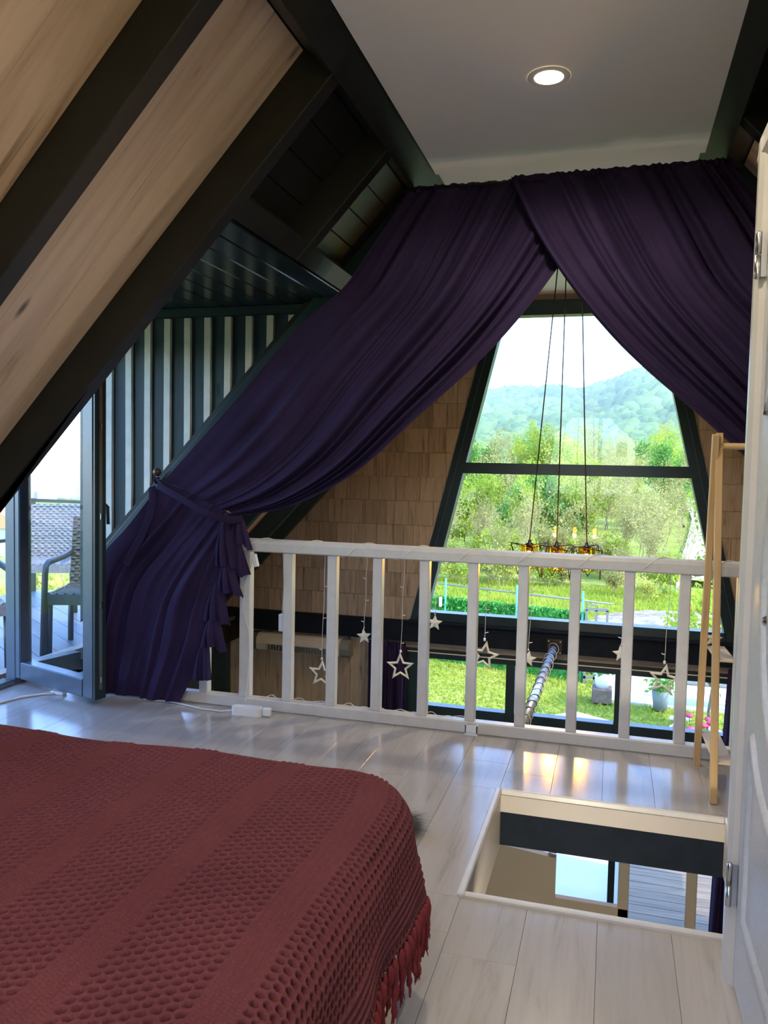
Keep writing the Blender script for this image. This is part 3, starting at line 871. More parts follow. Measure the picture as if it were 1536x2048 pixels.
# ================================================================== THINGS
# ---- recessed downlights (one in view, the others added unseen to brighten the interior)
def downlight(x, y, label, power, zc=ZC, cone=165):
    t = empty('ceiling_downlight', (x, y, zc), label, 'downlight', 'recessed downlights along the ceiling strip')
    mb = MB(); mb.lathe([(.050, -.004), (.064, -.007), (.072, -.003), (.073, -.0005)], 40); mb.build('trim_ring', MT['lamp_white'], t)
    mb = MB(); mb.lathe([(.0, -.0035), (.05, -.0035)], 40); mb.build('diffuser', MT['lamp_glow'], t)
    ld = bpy.data.lights.new('downlight_lamp', 'SPOT'); ld.energy = power; ld.color = (1.0, .86, .66); ld.shadow_soft_size = .05; ld.spot_size = math.radians(cone); ld.spot_blend = .6
    lo = bpy.data.objects.new('downlight_lamp', ld); col.objects.link(lo); lo.parent = t; lo.location = (0, 0, -.03)
downlight(-.263, 2.874, 'glowing recessed downlight in the off-white ceiling strip', 26)
downlight(-.263, 1.35, 'added recessed ceiling downlight out of the frame above the bed', 34)  # added fill lamp over the bed, never in view
downlight(-.263, 4.70, 'added recessed ceiling downlight hidden behind the curtain over the open bay', 46, ZC + .02, 125)  # added behind the curtain to brighten the gable wall
downlight(-.263, -.30, 'added recessed ceiling downlight out of the frame behind the photographer', 34)  # added fill lamp for the rear of the loft, unseen

# ---- wall lamps added on the unseen rear wall to brighten ceiling and boards
for x_, lab in ((-2.05, 'added cream wall lamp on the rear wall, far side of the bed'), (.12, 'added cream wall lamp on the rear wall, near side of the bed')):
    t = empty('added_wall_lamp', (x_, Y_BACK, 1.62), lab, 'wall lamp', 'wall lamps added at the bed head')
    mb = MB(); mb.box(-.04, .04, .0, .02, -.07, .07, ch=.005); mb.build('bracket', MT['steel'], t)
    mb = MB(); mb.tube([(0, .02, 0), (0, .09, 0)], .008, 8); mb.build('arm', MT['steel'], t)
    mb = MB(); mb.lathe([(.088, .12), (.090, .12), (.090, -.12), (.088, -.12), (.088, .12)], 28, T(0, .12, 0)); mb.build('shade', MT['lamp_white'], t)
    mb = MB(); mb.lathe([(0, .03), (.02, .02), (.03, 0), (.02, -.03), (.012, -.045)], 16, T(0, .12, 0)); mb.build('bulb', MT['lamp_white'], t)
    ld = bpy.data.lights.new('added_wall_lamp_light', 'POINT'); ld.energy = 250; ld.color = (1, .82, .60); ld.shadow_soft_size = .02
    lo = bpy.data.objects.new('added_wall_lamp_light', ld); col.objects.link(lo); lo.parent = t; lo.location = (0, .12, .06)

# ---- balustrade
bal = empty('balustrade', (-.6, 3.70, 0), 'white painted wooden railing along the edge of the loft floor', 'railing')
iv = T(.6, -3.70, 0)
mb = MB()
prof = [(3.664, .812), (3.662, .85), (3.672, .866), (3.70, .872), (3.728, .866), (3.738, .85), (3.736, .812), (3.725, .806), (3.675, .806)]
mb.prism(prof, -2.28, 1.7, axis='x'); mb.build('handrail', MT['white_paint'], bal, iv)
mb = MB(); mb.box(-2.62, 2.3, 3.672, 3.73, .0, .058, ch=.006); mb.build('bottom_rail', MT['white_paint'], bal, iv)
bx = [-2.0065] + [-1.775 + .2325 * i for i in range(14)]
for i, x in enumerate(bx):
    w_ = .029 if i == 1 else .0235
    plank('baluster', .75, 2 * w_, .05, MT['white_paint'], bal, iv @ Matrix(((0, 1, 0, x), (0, 0, 1, 3.676), (1, 0, 0, .057), (0, 0, 0, 1))), ch=.004)

# ---- curtains
def poly_eval(pts, t):
    """smooth Catmull-Rom through 2-D points, t array 0..1 by chord length"""
    P = np.array(pts, float)
    d = np.r_[0, np.cumsum(np.linalg.norm(np.diff(P, axis=0), axis=1))]; d /= d[-1]
    m = np.gradient(P, d, axis=0)
    t = np.clip(np.asarray(t, float), 0, 1)
    i = np.clip(np.searchsorted(d, t, side='right') - 1, 0, len(P) - 2)
    h = (d[i + 1] - d[i]); s = ((t - d[i]) / h)
    s2, s3 = s * s, s ** 3
    h00, h10, h01, h11 = 2 * s3 - 3 * s2 + 1, s3 - 2 * s2 + s, -2 * s3 + 3 * s2, s3 - s2
    return h00[:, None] * P[i] + (h10 * h)[:, None] * m[i] + h01[:, None] * P[i + 1] + (h11 * h)[:, None] * m[i + 1]

def sheet(name, C0, C1, w0, w1, y0, amp, nfold, seed, mirror=None, nu=420, nv=110, yoff=None, wpow=1.0, thick=.003):
    rg = np.random.default_rng(seed)
    u = np.linspace(0, 1, nu); v = np.linspace(0, 1, nv)
    A = poly_eval(C0, v); B = poly_eval(C1, v)
    W0 = np.interp(u, *w0); W1 = np.interp(u, *w1)
    sv = v ** wpow
    w = W0[:, None] * (1 - sv)[None, :] + W1[:, None] * sv[None, :]
    X = A[None, :, 0] * (1 - w) + B[None, :, 0] * w
    Z = A[None, :, 1] * (1 - w) + B[None, :, 1] * w
    ph = 2 * np.pi * (nfold * u + .35 * np.sin(2 * np.pi * (2.1 * u + rg.random())) + .3 * np.sin(2 * np.pi * (4.3 * u + rg.random())))
    mod = .6 + .4 * np.sin(2 * np.pi * (3.1 * u + rg.random()))
    f1 = np.sin(ph)
    f1 = np.sign(f1) * np.abs(f1) ** .75
    f2 = np.sin(2 * np.pi * (nfold * .37 * u + rg.random()))
    f3 = np.sin(2 * np.pi * (nfold * 2.3 * u + rg.random()))
    am = np.interp(v, *amp)
    Y = y0 + (f1 * mod)[:, None] * am[None, :] + f2[:, None] * am[None, :] * .8 + f3[:, None] * am[None, :] * .08
    # slow drift of the folds down the cloth
    Y += .25 * am[None, :] * np.sin(2 * np.pi * (nfold * .9 * u[:, None] + 1.7 * v[None, :]))
    if yoff is not None: Y += yoff(u[:, None], v[None, :])
    if mirror is not None: X = 2 * mirror - X
    V = np.stack([X, Y, Z], -1).reshape(-1, 3)
    F = grid_faces(nu, nv)
    if mirror is not None: F = F[:, ::-1]
    return np_mesh(name, V, F, True)

CEN = -.265
C0 = [(-.945, 2.505), (-1.09, 2.31), (-1.25, 2.085), (-1.42, 1.945), (-1.80, 1.56), (-2.20, 1.155)]
C1 = [(-.06, 2.50), (-.165, 2.28), (-.278, 2.096), (-.51, 1.802), (-.847, 1.489), (-1.206, 1.185), (-1.53, 1.035), (-1.785, .985)]
D0 = [(-2.20, 1.155), (-2.40, .91), (-2.575, .70), (-2.62, .50), (-2.63, .25), (-2.635, .012)]
D1 = [(-1.785, .985), (-1.80, .90), (-1.87, .72), (-1.93, .50), (-1.97, .30), (-2.10, .018)]
tie_w = ([0, .12, .30, .5, .75, 1.0], [0, .34, .62, .80, .92, 1.0])
def make_curtain(label, mirror, y0, seed):
    t = empty('curtain', (CEN, y0, 0), label, 'curtain', 'aubergine curtains across the loft edge')
    iv = T(-CEN, -y0, 0)
    # rod pocket heading
    me = sheet('heading', [(-.95, 2.525), (-.955, 2.495)], [(-.055, 2.52), (-.06, 2.49)], ([0, 1], [0, 1]), ([0, 1], [0, 1]), y0, ([0, 1], [.009, .013]), 30, seed, mirror, 300, 6)
    link_mesh('heading', me, t, MT['curtain'], iv)
    me = sheet('upper_drape', C0, C1, ([0, 1], [0, 1]), tie_w, y0, ([0, .08, .3, .7, .93, 1], [.012, .018, .025, .026, .014, .009]), 9.5, seed, mirror, 520, 130,
               yoff=lambda u, v: -.07 * np.sin(np.pi * np.clip(v, 0, 1)) * u ** 2 - .03 * np.sin(np.pi * v) * (1 - u), wpow=1.25)
    link_mesh('upper_drape', me, t, MT['curtain'], iv)
    me = sheet('lower_drape', D0, D1, tie_w, ([0, 1], [0, 1]), y0 - .005, ([0, .1, .35, .7, 1], [.010, .020, .034, .028, .018]), 3.2, seed + 3, mirror, 420, 130,
               yoff=lambda u, v: -.05 * np.sin(np.pi * np.clip(v, 0, 1)) * np.sin(np.pi * u), wpow=.55)
    link_mesh('lower_drape', me, t, MT['curtain'], iv)
    # cascade of ruffles below the tie on the inner edge
    tiers = [(-1.835, .985, -1.83, .735, .070, 6, -.075), (-1.775, .98, -1.765, .84, .062, 5, -.035), (-1.80, .90, -1.775, .70, .060, 5, -.045), (-1.83, .78, -1.815, .60, .072, 6, -.06),
             (-1.88, .66, -1.885, .455, .076, 6, -.065), (-1.90, .50, -1.905, .32, .066, 5, -.065), (-1.955, .36, -1.975, .15, .055, 4, -.045)]
    rg = random.Random(seed)
    for (xa, za, xb, zb, hw, nf, dy) in tiers:
        nu, nv = 90, 24
        u = np.linspace(0, 1, nu)[:, None]; v = np.linspace(0, 1, nv)[None, :]
        ph = rg.random() * 6
        fold = np.sin(2 * np.pi * nf * .5 * u + ph) + .4 * np.sin(2 * np.pi * nf * u + 2 * ph)
        half = .016 + (hw - .016) * v ** .7
        X = xa + (xb - xa) * v + (u - .5) * 2 * half + .008 * v * np.sin(2 * np.pi * nf * .9 * u + ph)
        Z = za + (zb - za) * v + .010 * v * np.sin(2 * np.pi * 1.3 * u + ph) - .02 * v * (u - .5)
        Y = y0 + dy * (.35 + .65 * np.sin(np.pi * np.clip(v * .75 + .1, 0, 1))) * np.sin(np.pi * (.12 + .76 * u)) + .017 * v * fold
        if mirror is not None: X = 2 * mirror - X
        me = np_mesh('ruffle', np.stack(np.broadcast_arrays(X, Y, Z), -1).reshape(-1, 3), grid_faces(nu, nv), True)
        link_mesh('ruffle', me, t, MT['curtain'], iv)
    return t
make_curtain('aubergine curtain tied back over the railing beside the striped wall', None, 3.615, 11)
make_curtain('aubergine curtain swept towards the white door on the right', CEN, 3.565, 23)

mb = MB(); mb.tube([(-.99, 3.615, 2.512), (.46, 3.60, 2.505)], .008, 10)
tag(mb.build('curtain_rod', MT['black_wood']), 'thin dark rod carrying both aubergine curtains under the ceiling', 'curtain rod')

# tie back and the knob that holds it
tb = empty('curtain_tieback', (-2.3, 3.8, 1.15), 'aubergine cloth tie hooked on the brown knob', 'tieback')
iv = T(2.3, -3.8, -1.15)
def band(pts, w, th=.004):
    mb = MB(); n = len(pts); P = [Vector(p) for p in pts]
    V = []
    for i, p in enumerate(P):
        t = (P[min(i + 1, n - 1)] - P[max(i - 1, 0)]).normalized()
        side = t.cross(Vector((0, -1, 0.0))).normalized() * w / 2
        nn = side.cross(t).normalized() * th
        V += [p - side, p - side * .5 + nn, p + side * .5 + nn, p + side]
    F = []
    for i in range(n - 1):
        for k in range(3):
            a = i * 4 + k; F.append((a, a + 1, a + 5, a + 4))
    return mb.add(V, F, True)
mb = band([(-2.405, 3.90, 1.14), (-2.33, 3.78, 1.135), (-2.22, 3.585, 1.128), (-2.08, 3.545, 1.075), (-1.95, 3.515, 1.02), (-1.85, 3.50, .985), (-1.775, 3.54, .972), (-1.755, 3.60, .978)], .034)
mb.build('band', MT['tie'], tb, iv)
mb = MB(); mb.tube([(-2.405, 3.90, 1.145), (-2.412, 3.90, 1.155), (-2.43, 3.90, 1.16), (-2.44, 3.905, 1.145), (-2.42, 3.90, 1.13)], .008, 8); mb.build('knot', MT['tie'], tb, iv)
mb = band([(-2.26, 3.60, 1.12), (-2.245, 3.578, 1.05), (-2.262, 3.57, .96), (-2.30, 3.555, .86), (-2.345, 3.545, .78), (-2.375, 3.54, .72)], .042); mb.build('tail', MT['tie'], tb, iv)
kb = empty('tieback_knob', (-2.425, 4.05, 1.175), 'round brown wooden knob on a metal stem on the striped wall', 'knob')
mb = MB(); mb.lathe([(0, .024)] + [(.0235 * math.sin(a), .0235 * math.cos(a)) for a in np.linspace(.15, 3.0, 14)] + [(0, -.024)], 20, T(0, -.14, .015)); mb.build('ball', MT['knob'], kb)
mb = MB(); mb.tube([(0, .005, -.04), (0, -.10, -.04), (0, -.13, -.03), (0, -.14, -.006)], .0055, 8); mb.build('stem', MT['steel'], kb)

# ---- bed and waffle blanket
BX0, BX1, BY0, BY1, BZ = -2.06, -.385, -.40, 1.835, .525
bed = empty('bed', (-1.2, .7, 0), 'low double bed with a cream base under the wine red blanket', 'bed')
iv = T(1.2, -.7, 0)
mb = MB(); mb.box(-1.98, -.405, -.38, 1.60, .0, .27, ch=.008); mb.build('base', MT['bed_base'], bed, iv)
mb = MB(); mb.box(-2.04, -.47, -.40, 1.73, .27, .495, ch=.07); mb.build('mattress', MT['mattress'], bed, iv)
bl = empty('waffle_blanket', (-1.2, .7, BZ), 'wine red waffle weave blanket with fringed hem spread over the bed', 'blanket')
ivb = T(1.2, -.7, -BZ)
RC = .15; RE = .075
def drape(u, v):
    """flat cloth coordinates -> position; (u,v) are x and y on the bed top, running on past the edges"""
    cx = np.minimum(u, BX1 - RC - RE); cy = np.minimum(v, BY1 - RC - RE)
    dx, dy = u - cx, v - cy
    d = np.hypot(dx, dy)
    ux = np.where(d > 1e-9, dx / np.maximum(d, 1e-9), 1.0); uy = np.where(d > 1e-9, dy / np.maximum(d, 1e-9), 0.0)
    # cloth past the rounded plan outline
    both = (dx > 0) & (dy > 0)
    d = np.where(both, (dx ** 3 + dy ** 3) ** (1 / 3.), d)
    ex = np.maximum(d - RC, 0)
    ang = np.minimum(ex / RE, math.pi / 2)
    hor = RE * np.sin(ang); drop = RE * (1 - np.cos(ang))
    rest = np.maximum(ex - RE * math.pi / 2, 0)
    th = np.arctan2(dy, np.maximum(dx, 1e-9)) * both
    wave = .45 + .55 * np.sin(u * 13 + v * 9 + 1.0) * np.clip(rest * 5, 0, 1)
    flare = rest * (.10 + .16 * both * np.sin(th * 2) * wave + .05 * np.sin(v * 15 + 2))
    hor = hor + flare + .006 * np.sin(v * 22) * np.clip(rest * 6, 0, 1)
    drop = drop + rest * .97
    rr = np.minimum(d, RC) + hor
    return cx + ux * rr, cy + uy * rr, BZ - drop
def cloth_h(u, v):
    """waffle relief of the weave, by distance across the stripes"""
    per = .240
    s = np.mod(u + .035, per)
    rib = (s < .066)
    pit_p = .0174
    col_i = np.floor((s - .066) / pit_p)
    ax = (s - .066) / pit_p - col_i - .5
    vv = v / .0192 + .5 * np.mod(col_i, 2)
    ay = np.mod(vv, 1) - .5
    r2 = (ax / .43) ** 2 + (ay / .35) ** 2
    pit = np.clip(1 - r2, 0, 1) ** .45
    h = -.0150 * pit
    ribh = .0034 * np.maximum(0, np.sin(2 * np.pi * s / .0165)) - .001 + .0007 * np.sin(2 * np.pi * v / .0075)
    return np.where(rib, ribh, h)
hem_u, hem_v = BX1 + .205, BY1 + .27
def cloth_part(u0, u1, nu, v0, v1, nv):
    ug = np.linspace(u0, u1, nu); vg = np.linspace(v0, v1, nv)
    U, Vv = np.meshgrid(ug, vg, indexing='ij')
    # slight puckering of the weave
    Uw = U + .004 * np.sin(Vv * 9 + 3 * np.sin(U * 4)); Vw = Vv + .004 * np.sin(U * 8 + 2 * np.sin(Vv * 3))
    X, Y, Z = drape(U, Vv)
    Z = Z + .010 * np.sin(U * 4.1 + 1.0) * np.sin(Vv * 3.3) * (Z > BZ - .02) + .004 * np.sin(U * 11 + Vv * 7)
    P3 = np.stack([X, Y, Z], -1)
    du = np.gradient(P3, axis=0); dv = np.gradient(P3, axis=1)
    nrm = np.cross(du, dv); nrm /= np.maximum(np.linalg.norm(nrm, axis=-1, keepdims=True), 1e-9)
    P3 = P3 + nrm * cloth_h(Uw, Vw)[..., None]
    me = np_mesh('cloth', P3.reshape(-1, 3), grid_faces(nu, nv), True)
    return link_mesh('cloth', me, bl, MT['blanket'], ivb)
cl_ = cloth_part(-1.75, hem_u, 760, .50, hem_v, 800)
cloth_part(-1.75, hem_u, 330, -.36, .502, 180)
cloth_part(-2.07, -1.748, 70, -.36, hem_v, 420)
# fringe: each tassel a twisted hank below its knot
def tassel_mesh(seed):
    rg = random.Random(seed); mb = MB()
    L = .10
    a = rg.uniform(-.012, .012); c = rg.uniform(-.012, .012)
    pts = []; rs = []
    for i in range(10):
        t = i / 9
        pts.append((a * t * t + .002 * math.sin(9 * t), c * t * t, -L * t)); rs.append(.0045 if t < .1 else (.0085 if t < .35 else .0065 + .002 * math.sin(14 * t)))
    rs[-1] = .004
    mb.tube(pts, rs, 7)
    for k in range(3):
        w = rg.random() * 6.28
        mb.tube([(pts[-2][0], pts[-2][1], pts[-2][2]), (pts[-1][0] + .006 * math.cos(w), pts[-1][1] + .006 * math.sin(w), -L - .012 - .008 * rg.random())], [.003, .001], 4)
    me = mb.mesh('tassel'); me.materials.append(MT['tassel']); return me
tms = [tassel_mesh(i) for i in range(7)]
def tassel_at(u, v, i):
    x, y, z = (float(a) for a in drape(np.array(u), np.array(v)))
    sc_ = random.uniform(.8, 1.15)
    link_mesh('tassel', tms[i % 7], cl_, None, T(x, y, z + .004) @ Matrix.Rotation(random.random() * 6.28, 4, 'Z') @ Matrix.Scale(sc_, 4))
i = 0
v = -.3
while v < hem_v:
    tassel_at(hem_u, v + random.uniform(-.004, .004), i); v += .027; i += 1
u = hem_u - .02
while u > -.95:
    tassel_at(u, hem_v, i); u -= .027; i += 1

# ---- fur tuft peeking out behind the blanket
mb = MB(); rg = random.Random(4)
for k in range(420):
    a = rg.uniform(-.9, .9); el = rg.uniform(-.35, .6); L = rg.uniform(.06, .11)
    b0 = Vector((-.66 + rg.uniform(-.03, .02), 2.60 + rg.uniform(-.03, .03), .035 + rg.uniform(-.02, .02)))
    d = Vector((math.cos(a) * math.cos(el), math.sin(a) * .6, math.sin(el) * .4 - .1)).normalized()
    e = b0 + d * L; e.z = max(e.z, .004)
    s_ = Vector((-d.y, d.x, 0)) * .0016
    mb.add([b0 - s_, b0 + s_, e], [(0, 1, 2)])
mb.lathe([(0, .03)] + [(.06 * math.sin(a), .03 * math.cos(a)) for a in np.linspace(.2, 2.9, 8)] + [(0, -.03)], 14, T(-.70, 2.60, .033))
tag(mb.build('fur_slipper', MT['fur']), 'tuft of grey fur on the floor peeking out behind the blanket', 'slipper', kind=None)

# ---- hanging stars and the string they hang from
def star_poly(R, r, rot=0.0):
    return [((R if k % 2 == 0 else r) * math.sin(math.pi * k / 5 + rot), (R if k % 2 == 0 else r) * math.cos(math.pi * k / 5 + rot)) for k in range(10)]
def star_mesh(R, hollow, rot):
    mb = MB(); o = star_poly(R, R * .45, rot)
    th = .0075
    if hollow:
        k = .62
        inn = [(a * k, b_ * k) for a, b_ in o]; mid = [(a * .81, b_ * .81) for a, b_ in o]
        V = []
        for ring, y in ((o, 0), (mid, -th), (inn, 0), (mid, th)):
            V += [(p[0], y, p[1]) for p in ring]
        F = []
        for q in range(4):
            for j in range(10):
                a = q * 10 + j; c = q * 10 + (j + 1) % 10; q2 = (q + 1) % 4
                F.append((a, c, q2 * 10 + (j + 1) % 10, q2 * 10 + j))
        mb.add(V, F)
    else:
        V = [(p[0], 0, p[1]) for p in o] + [(0, -th * 1.5, 0), (0, th * 1.5, 0)]
        F = [(j, (j + 1) % 10, 10) for j in range(10)] + [((j + 1) % 10, j, 11) for j in range(10)]
        mb.add(V, F)
    mb.tube([(0, 0, R * .96), (0, 0, R * 1.14)], .0055 if hollow else .003, 8)
    me = mb.mesh('star'); me.materials.append(MT['acrylic']); return me
led_mb = MB(); led_mb.tube([(0, 0, 0), (.006, 0, .001), (.016, -.002, .004)], [.0016, .0022, .0020], 6)
led_me = led_mb.mesh('led'); led_me.materials.append(MT['plastic_white'])
STARS = [(-1.382, .196, 1, .06, 'large hollow star hanging just left of the third baluster'), (-1.162, .405, 0, -.1, 'small solid star nearest the wall heater'), (-.972, .267, 1, -.04, 'large hollow star hanging in front of the lower dark curtain'),
         (-.805, .499, 0, .05, 'small solid star hanging highest, beside the slanted window frame'), (-.561, .359, 1, .16, 'large hollow star tilted, above the small plug bracket'), (-.354, .363, 0, .14, 'small solid star hanging left of the wrapped steel pole'),
         (.061, .422, 0, -.12, 'small star mostly hidden by a baluster right of the pole'), (.249, .320, 1, .14, 'large hollow star hanging before the white driveway'), (.447, .521, 0, .1, 'small solid star behind the wooden clothes rack')]
for (x, z, big, rot, lab) in STARS:
    R = .074 if big else .040
    t = empty('star_ornament', (x, 3.752, z), 'clear acrylic ' + lab, 'star ornament', 'star ornaments hanging from the railing')
    o = link_mesh('star', star_mesh(R, big, rot), t)
    top = Vector((R * 1.12 * math.sin(0), 0, R * 1.12)); h = .80 - z
    mb = MB(); pts = []
    for k in range(14):
        q = k / 13; pts.append((.004 * math.sin(q * 9 + x * 7) * (1 - q) * q * 2 + .012 * q, -.006 * q, top.z + (h - top.z) * q))
    mb.tube(pts, .0013, 5); wr_ = mb.build('wire', MT['cable'], t)
    for q in (.12, .42, .72):
        k = pts[int(q * 13)]
        link_mesh('led', led_me, wr_, None, T(*k) @ Matrix.Rotation(random.choice((0, math.pi)), 4, 'Z'))
sl = empty('string_light_cable', (-1.0, 3.70, .84), 'thin white light string wound along the handrail and the bottom rail', 'string light')
iv = T(1.0, -3.70, -.84)
mb = MB(); pts = []
for k in range(260):
    q = k / 259; x = -1.74 + 2.3 * q; a = q * 2 * math.pi * 8.5
    pts.append((x, 3.70 - .0405 * math.cos(a) * 1.0, .838 + .037 * math.sin(a)))
mb.tube(pts, .0022, 5, smooth=True); mb.build('wire', MT['cable'], sl, iv)
mb = MB(); pts = [(-1.74 + .004 * math.sin(k), 3.668 - .004 * math.sin(k * .7), .80 - .72 * k / 20) for k in range(21)]
pts = [(-1.725, 3.672, .82), (-1.735, 3.666, .74), (-1.76, 3.664, .66), (-1.78, 3.666, .52), (-1.745, 3.668, .40), (-1.742, 3.668, .28), (-1.748, 3.664, .15), (-1.75, 3.655, .075), (-1.74, 3.63, .05)]
mb.tube(pts, .0025, 6); mb.build('wire', MT['cable'], sl, iv)
mb = MB(); pts = [(-1.66 + .012 * k, 3.70 + .012 * math.sin(k * .9), .064 + .010 * max(0, math.sin(k * .55))) for k in range(90)]
mb.tube(pts, .0018, 5); mb.build('wire', MT['cable'], sl, iv)
mb = MB(); mb.box(-.011, .011, -.011, .011, -.05, .015, ch=.003); mb.build('plug', MT['plastic_white'], sl, iv @ T(-1.712, 3.655, .782) @ Matrix.Rotation(-.25, 4, 'Y'))
mb = MB(); mb.box(-.012, .012, -.010, .010, -.06, .03, ch=.004); mb.tube([(.004, 0, .03), (.012, 0, .17), (.006, 0, .34)], .0016, 5); mb.build('controller', MT['plastic_white'], sl, iv @ T(-1.606, 3.753, .455))
mb = MB(); mb.box(-.03, .03, -.012, .012, 0, .012, ch=.002); mb.box(-.03, .03, -.012, -.006, .012, .05, ch=.001); mb.box(-.022, -.014, -.016, -.012, .016, .022); mb.box(.012, .022, -.016, -.012, .016, .022); mb.box(-.03, -.024, -.012, .012, .012, .05); mb.box(.024, .03, -.012, .012, .012, .05)
tag(mb.build('plug_bracket', MT['plastic_white'], None, T(-.597, 3.656, .0)), 'small white plastic bracket on the floor at the foot of a baluster', 'bracket')

# ---- power strip and its cord
ps = empty('power_strip', (-1.71, 3.588, 0), 'short white two socket power strip on the floor by the railing', 'power strip')
mb = MB(); pr = []
for k in range(32):
    a = 2 * math.pi * k / 32; c_, s_ = math.cos(a), math.sin(a)
    pr.append((.055 * (1 if c_ > 0 else -1) * (abs(c_) > 1e-6) + .026 * c_, .028 * s_))
mb.prism(pr, .0, .040, axis='z', M=Matrix.Rotation(.08, 4, 'Z')); pb_ = mb.build('body', MT['plastic_white'], ps)
for dx in (-.035, .035):
    mb = MB(); mb.lathe([(.0, .033), (.014, .033), (.016, .041), (.021, .042), (.022, .040)], 20, Matrix.Rotation(.08, 4, 'Z') @ T(dx, 0, 0)); mb.build('socket', MT['plastic_white'], pb_)
mb = MB(); mb.tube([(-.078, 0, .015), (-.14, -.012, .006), (-.25, -.01, .006), (-.36, .02, .006), (-.46, .045, .006), (-.60, .03, .006)], .0045, 8); mb.build('cord', MT['cable'], ps)
mb = MB(); mb.box(.085, .125, -.012, .014, .004, .044, ch=.004); mb.build('adapter', MT['plastic_white'], ps)

# white cable lying by the balcony threshold
mb = MB(); mb.tube([(-3.02, 3.10, .006), (-2.97, 3.30, .006), (-2.93, 3.44, .006), (-2.86, 3.53, .006), (-2.80, 3.56, .006)], .006, 8); mb.box(-2.84, -2.76, 3.55, 3.585, 0, .018, ch=.004)
tag(mb.build('floor_cable', MT['cable']), 'white cable with a small plug on the floor by the balcony door', 'cable')

# ---- clothes rack on the right
rk = empty('clothes_rack', (.42, 3.42, 0), 'pale wooden A-shaped clothes rack with slatted shelves beside the white door', 'clothes rack')
iv = T(-.42, -3.42, 0)
def beam(p, q, w, d, name, mat):
    p, q = Vector(p), Vector(q); L = (q - p).length
    z = (q - p).normalized(); x = Vector((1, 0, 0)); x = (x - z * x.dot(z)).normalized(); y = z.cross(x)
    M = Matrix(((z.x, x.x, y.x, p.x), (z.y, x.y, y.y, p.y), (z.z, x.z, y.z, p.z), (0, 0, 0, 1)))
    mb = MB(); mb.box(0, L, -w / 2, w / 2, -d / 2, d / 2, ch=.002); return mb.build(name, mat, rk, iv @ M)
for xx in (.385, 1.02):
    beam((xx, 3.60, 0), (xx - .006, 3.375, 1.40), .026, .034, 'leg', MT['rack']); beam((xx + .022, 3.20, 0), (xx + .010, 3.405, 1.405), .026, .034, 'leg', MT['rack'])
mb = MB(); mb.tube([(.375, 3.39, 1.355), (1.02, 3.39, 1.355)], .013, 12); mb.build('hanging_rail', MT['rack'], rk, iv)
for z, ya, yb in ((.135, 3.225, 3.575), (.515, 3.278, 3.515)):
    for yy in (ya, yb): beam((.395, yy, z), (1.01, yy, z), .028, .022, 'shelf_rail', MT['rack'])
    for k in range(5):
        xx = .44 + .13 * k
        beam((xx, ya - .015, z + .017), (xx - .01, yb + .015, z + .017), .072, .008, 'slat', MT['rack_slat'])

# ---- steel tie pole wrapped with wire
sp = empty('steel_pole', (-.42, 6.37, -.15), 'black and chrome steel pole wound with fairy lights running from the gable beam', 'pole')
iv = T(.42, -6.37, .15)
pa, pb = Vector((-.40, 6.375, -.145)), Vector((-.44, 3.9, -.17))
mb = MB(); mb.tube([pa, pb], .028, 16); mb.build('tube', plain('pale_blue_steel', (.62, .68, .74), .25, metal=.5, var=.05), sp, iv)
mb = MB(); mb.box(-.06, .06, -.006, .006, -.06, .06, ch=.002); mb.build('flange', MT['black_plastic'], sp, iv @ T(-.40, 6.375, -.145))
for dx in (-.045, .045):
    for dz in (-.045, .045):
        mb = MB(); mb.lathe([(.0, -.004), (.007, -.003), (.008, 0)], 8, Matrix.Rotation(math.radians(90), 4, 'X')); mb.build('bolt', MT['steel'], sp, iv @ T(-.40 + dx, 6.365, -.145 + dz))
mb = MB(); pts = []; ax = (pb - pa).normalized(); e1 = ax.orthogonal().normalized(); e2 = ax.cross(e1)
for k in range(420):
    q = k / 419; a = q * 2 * math.pi * 18; r_ = .030 + .002 * math.sin(q * 91)
    pts.append(pa + (pb - pa) * q + (e1 * math.cos(a) + e2 * math.sin(a)) * r_)
mb.tube(pts, .0026, 5); mb.build('wire', MT['wire_black'], sp, iv)
mb = MB(); pts = []
for k in range(260):
    q = k / 259; a = -q * 2 * math.pi * 15; r_ = .037 + .006 * math.sin(q * 61)
    pts.append(pa + (pb - pa) * q + (e1 * math.cos(a) + e2 * math.sin(a)) * r_)
mb.tube(pts, .0022, 5); mb.build('light_string', MT['cable'], sp, iv)

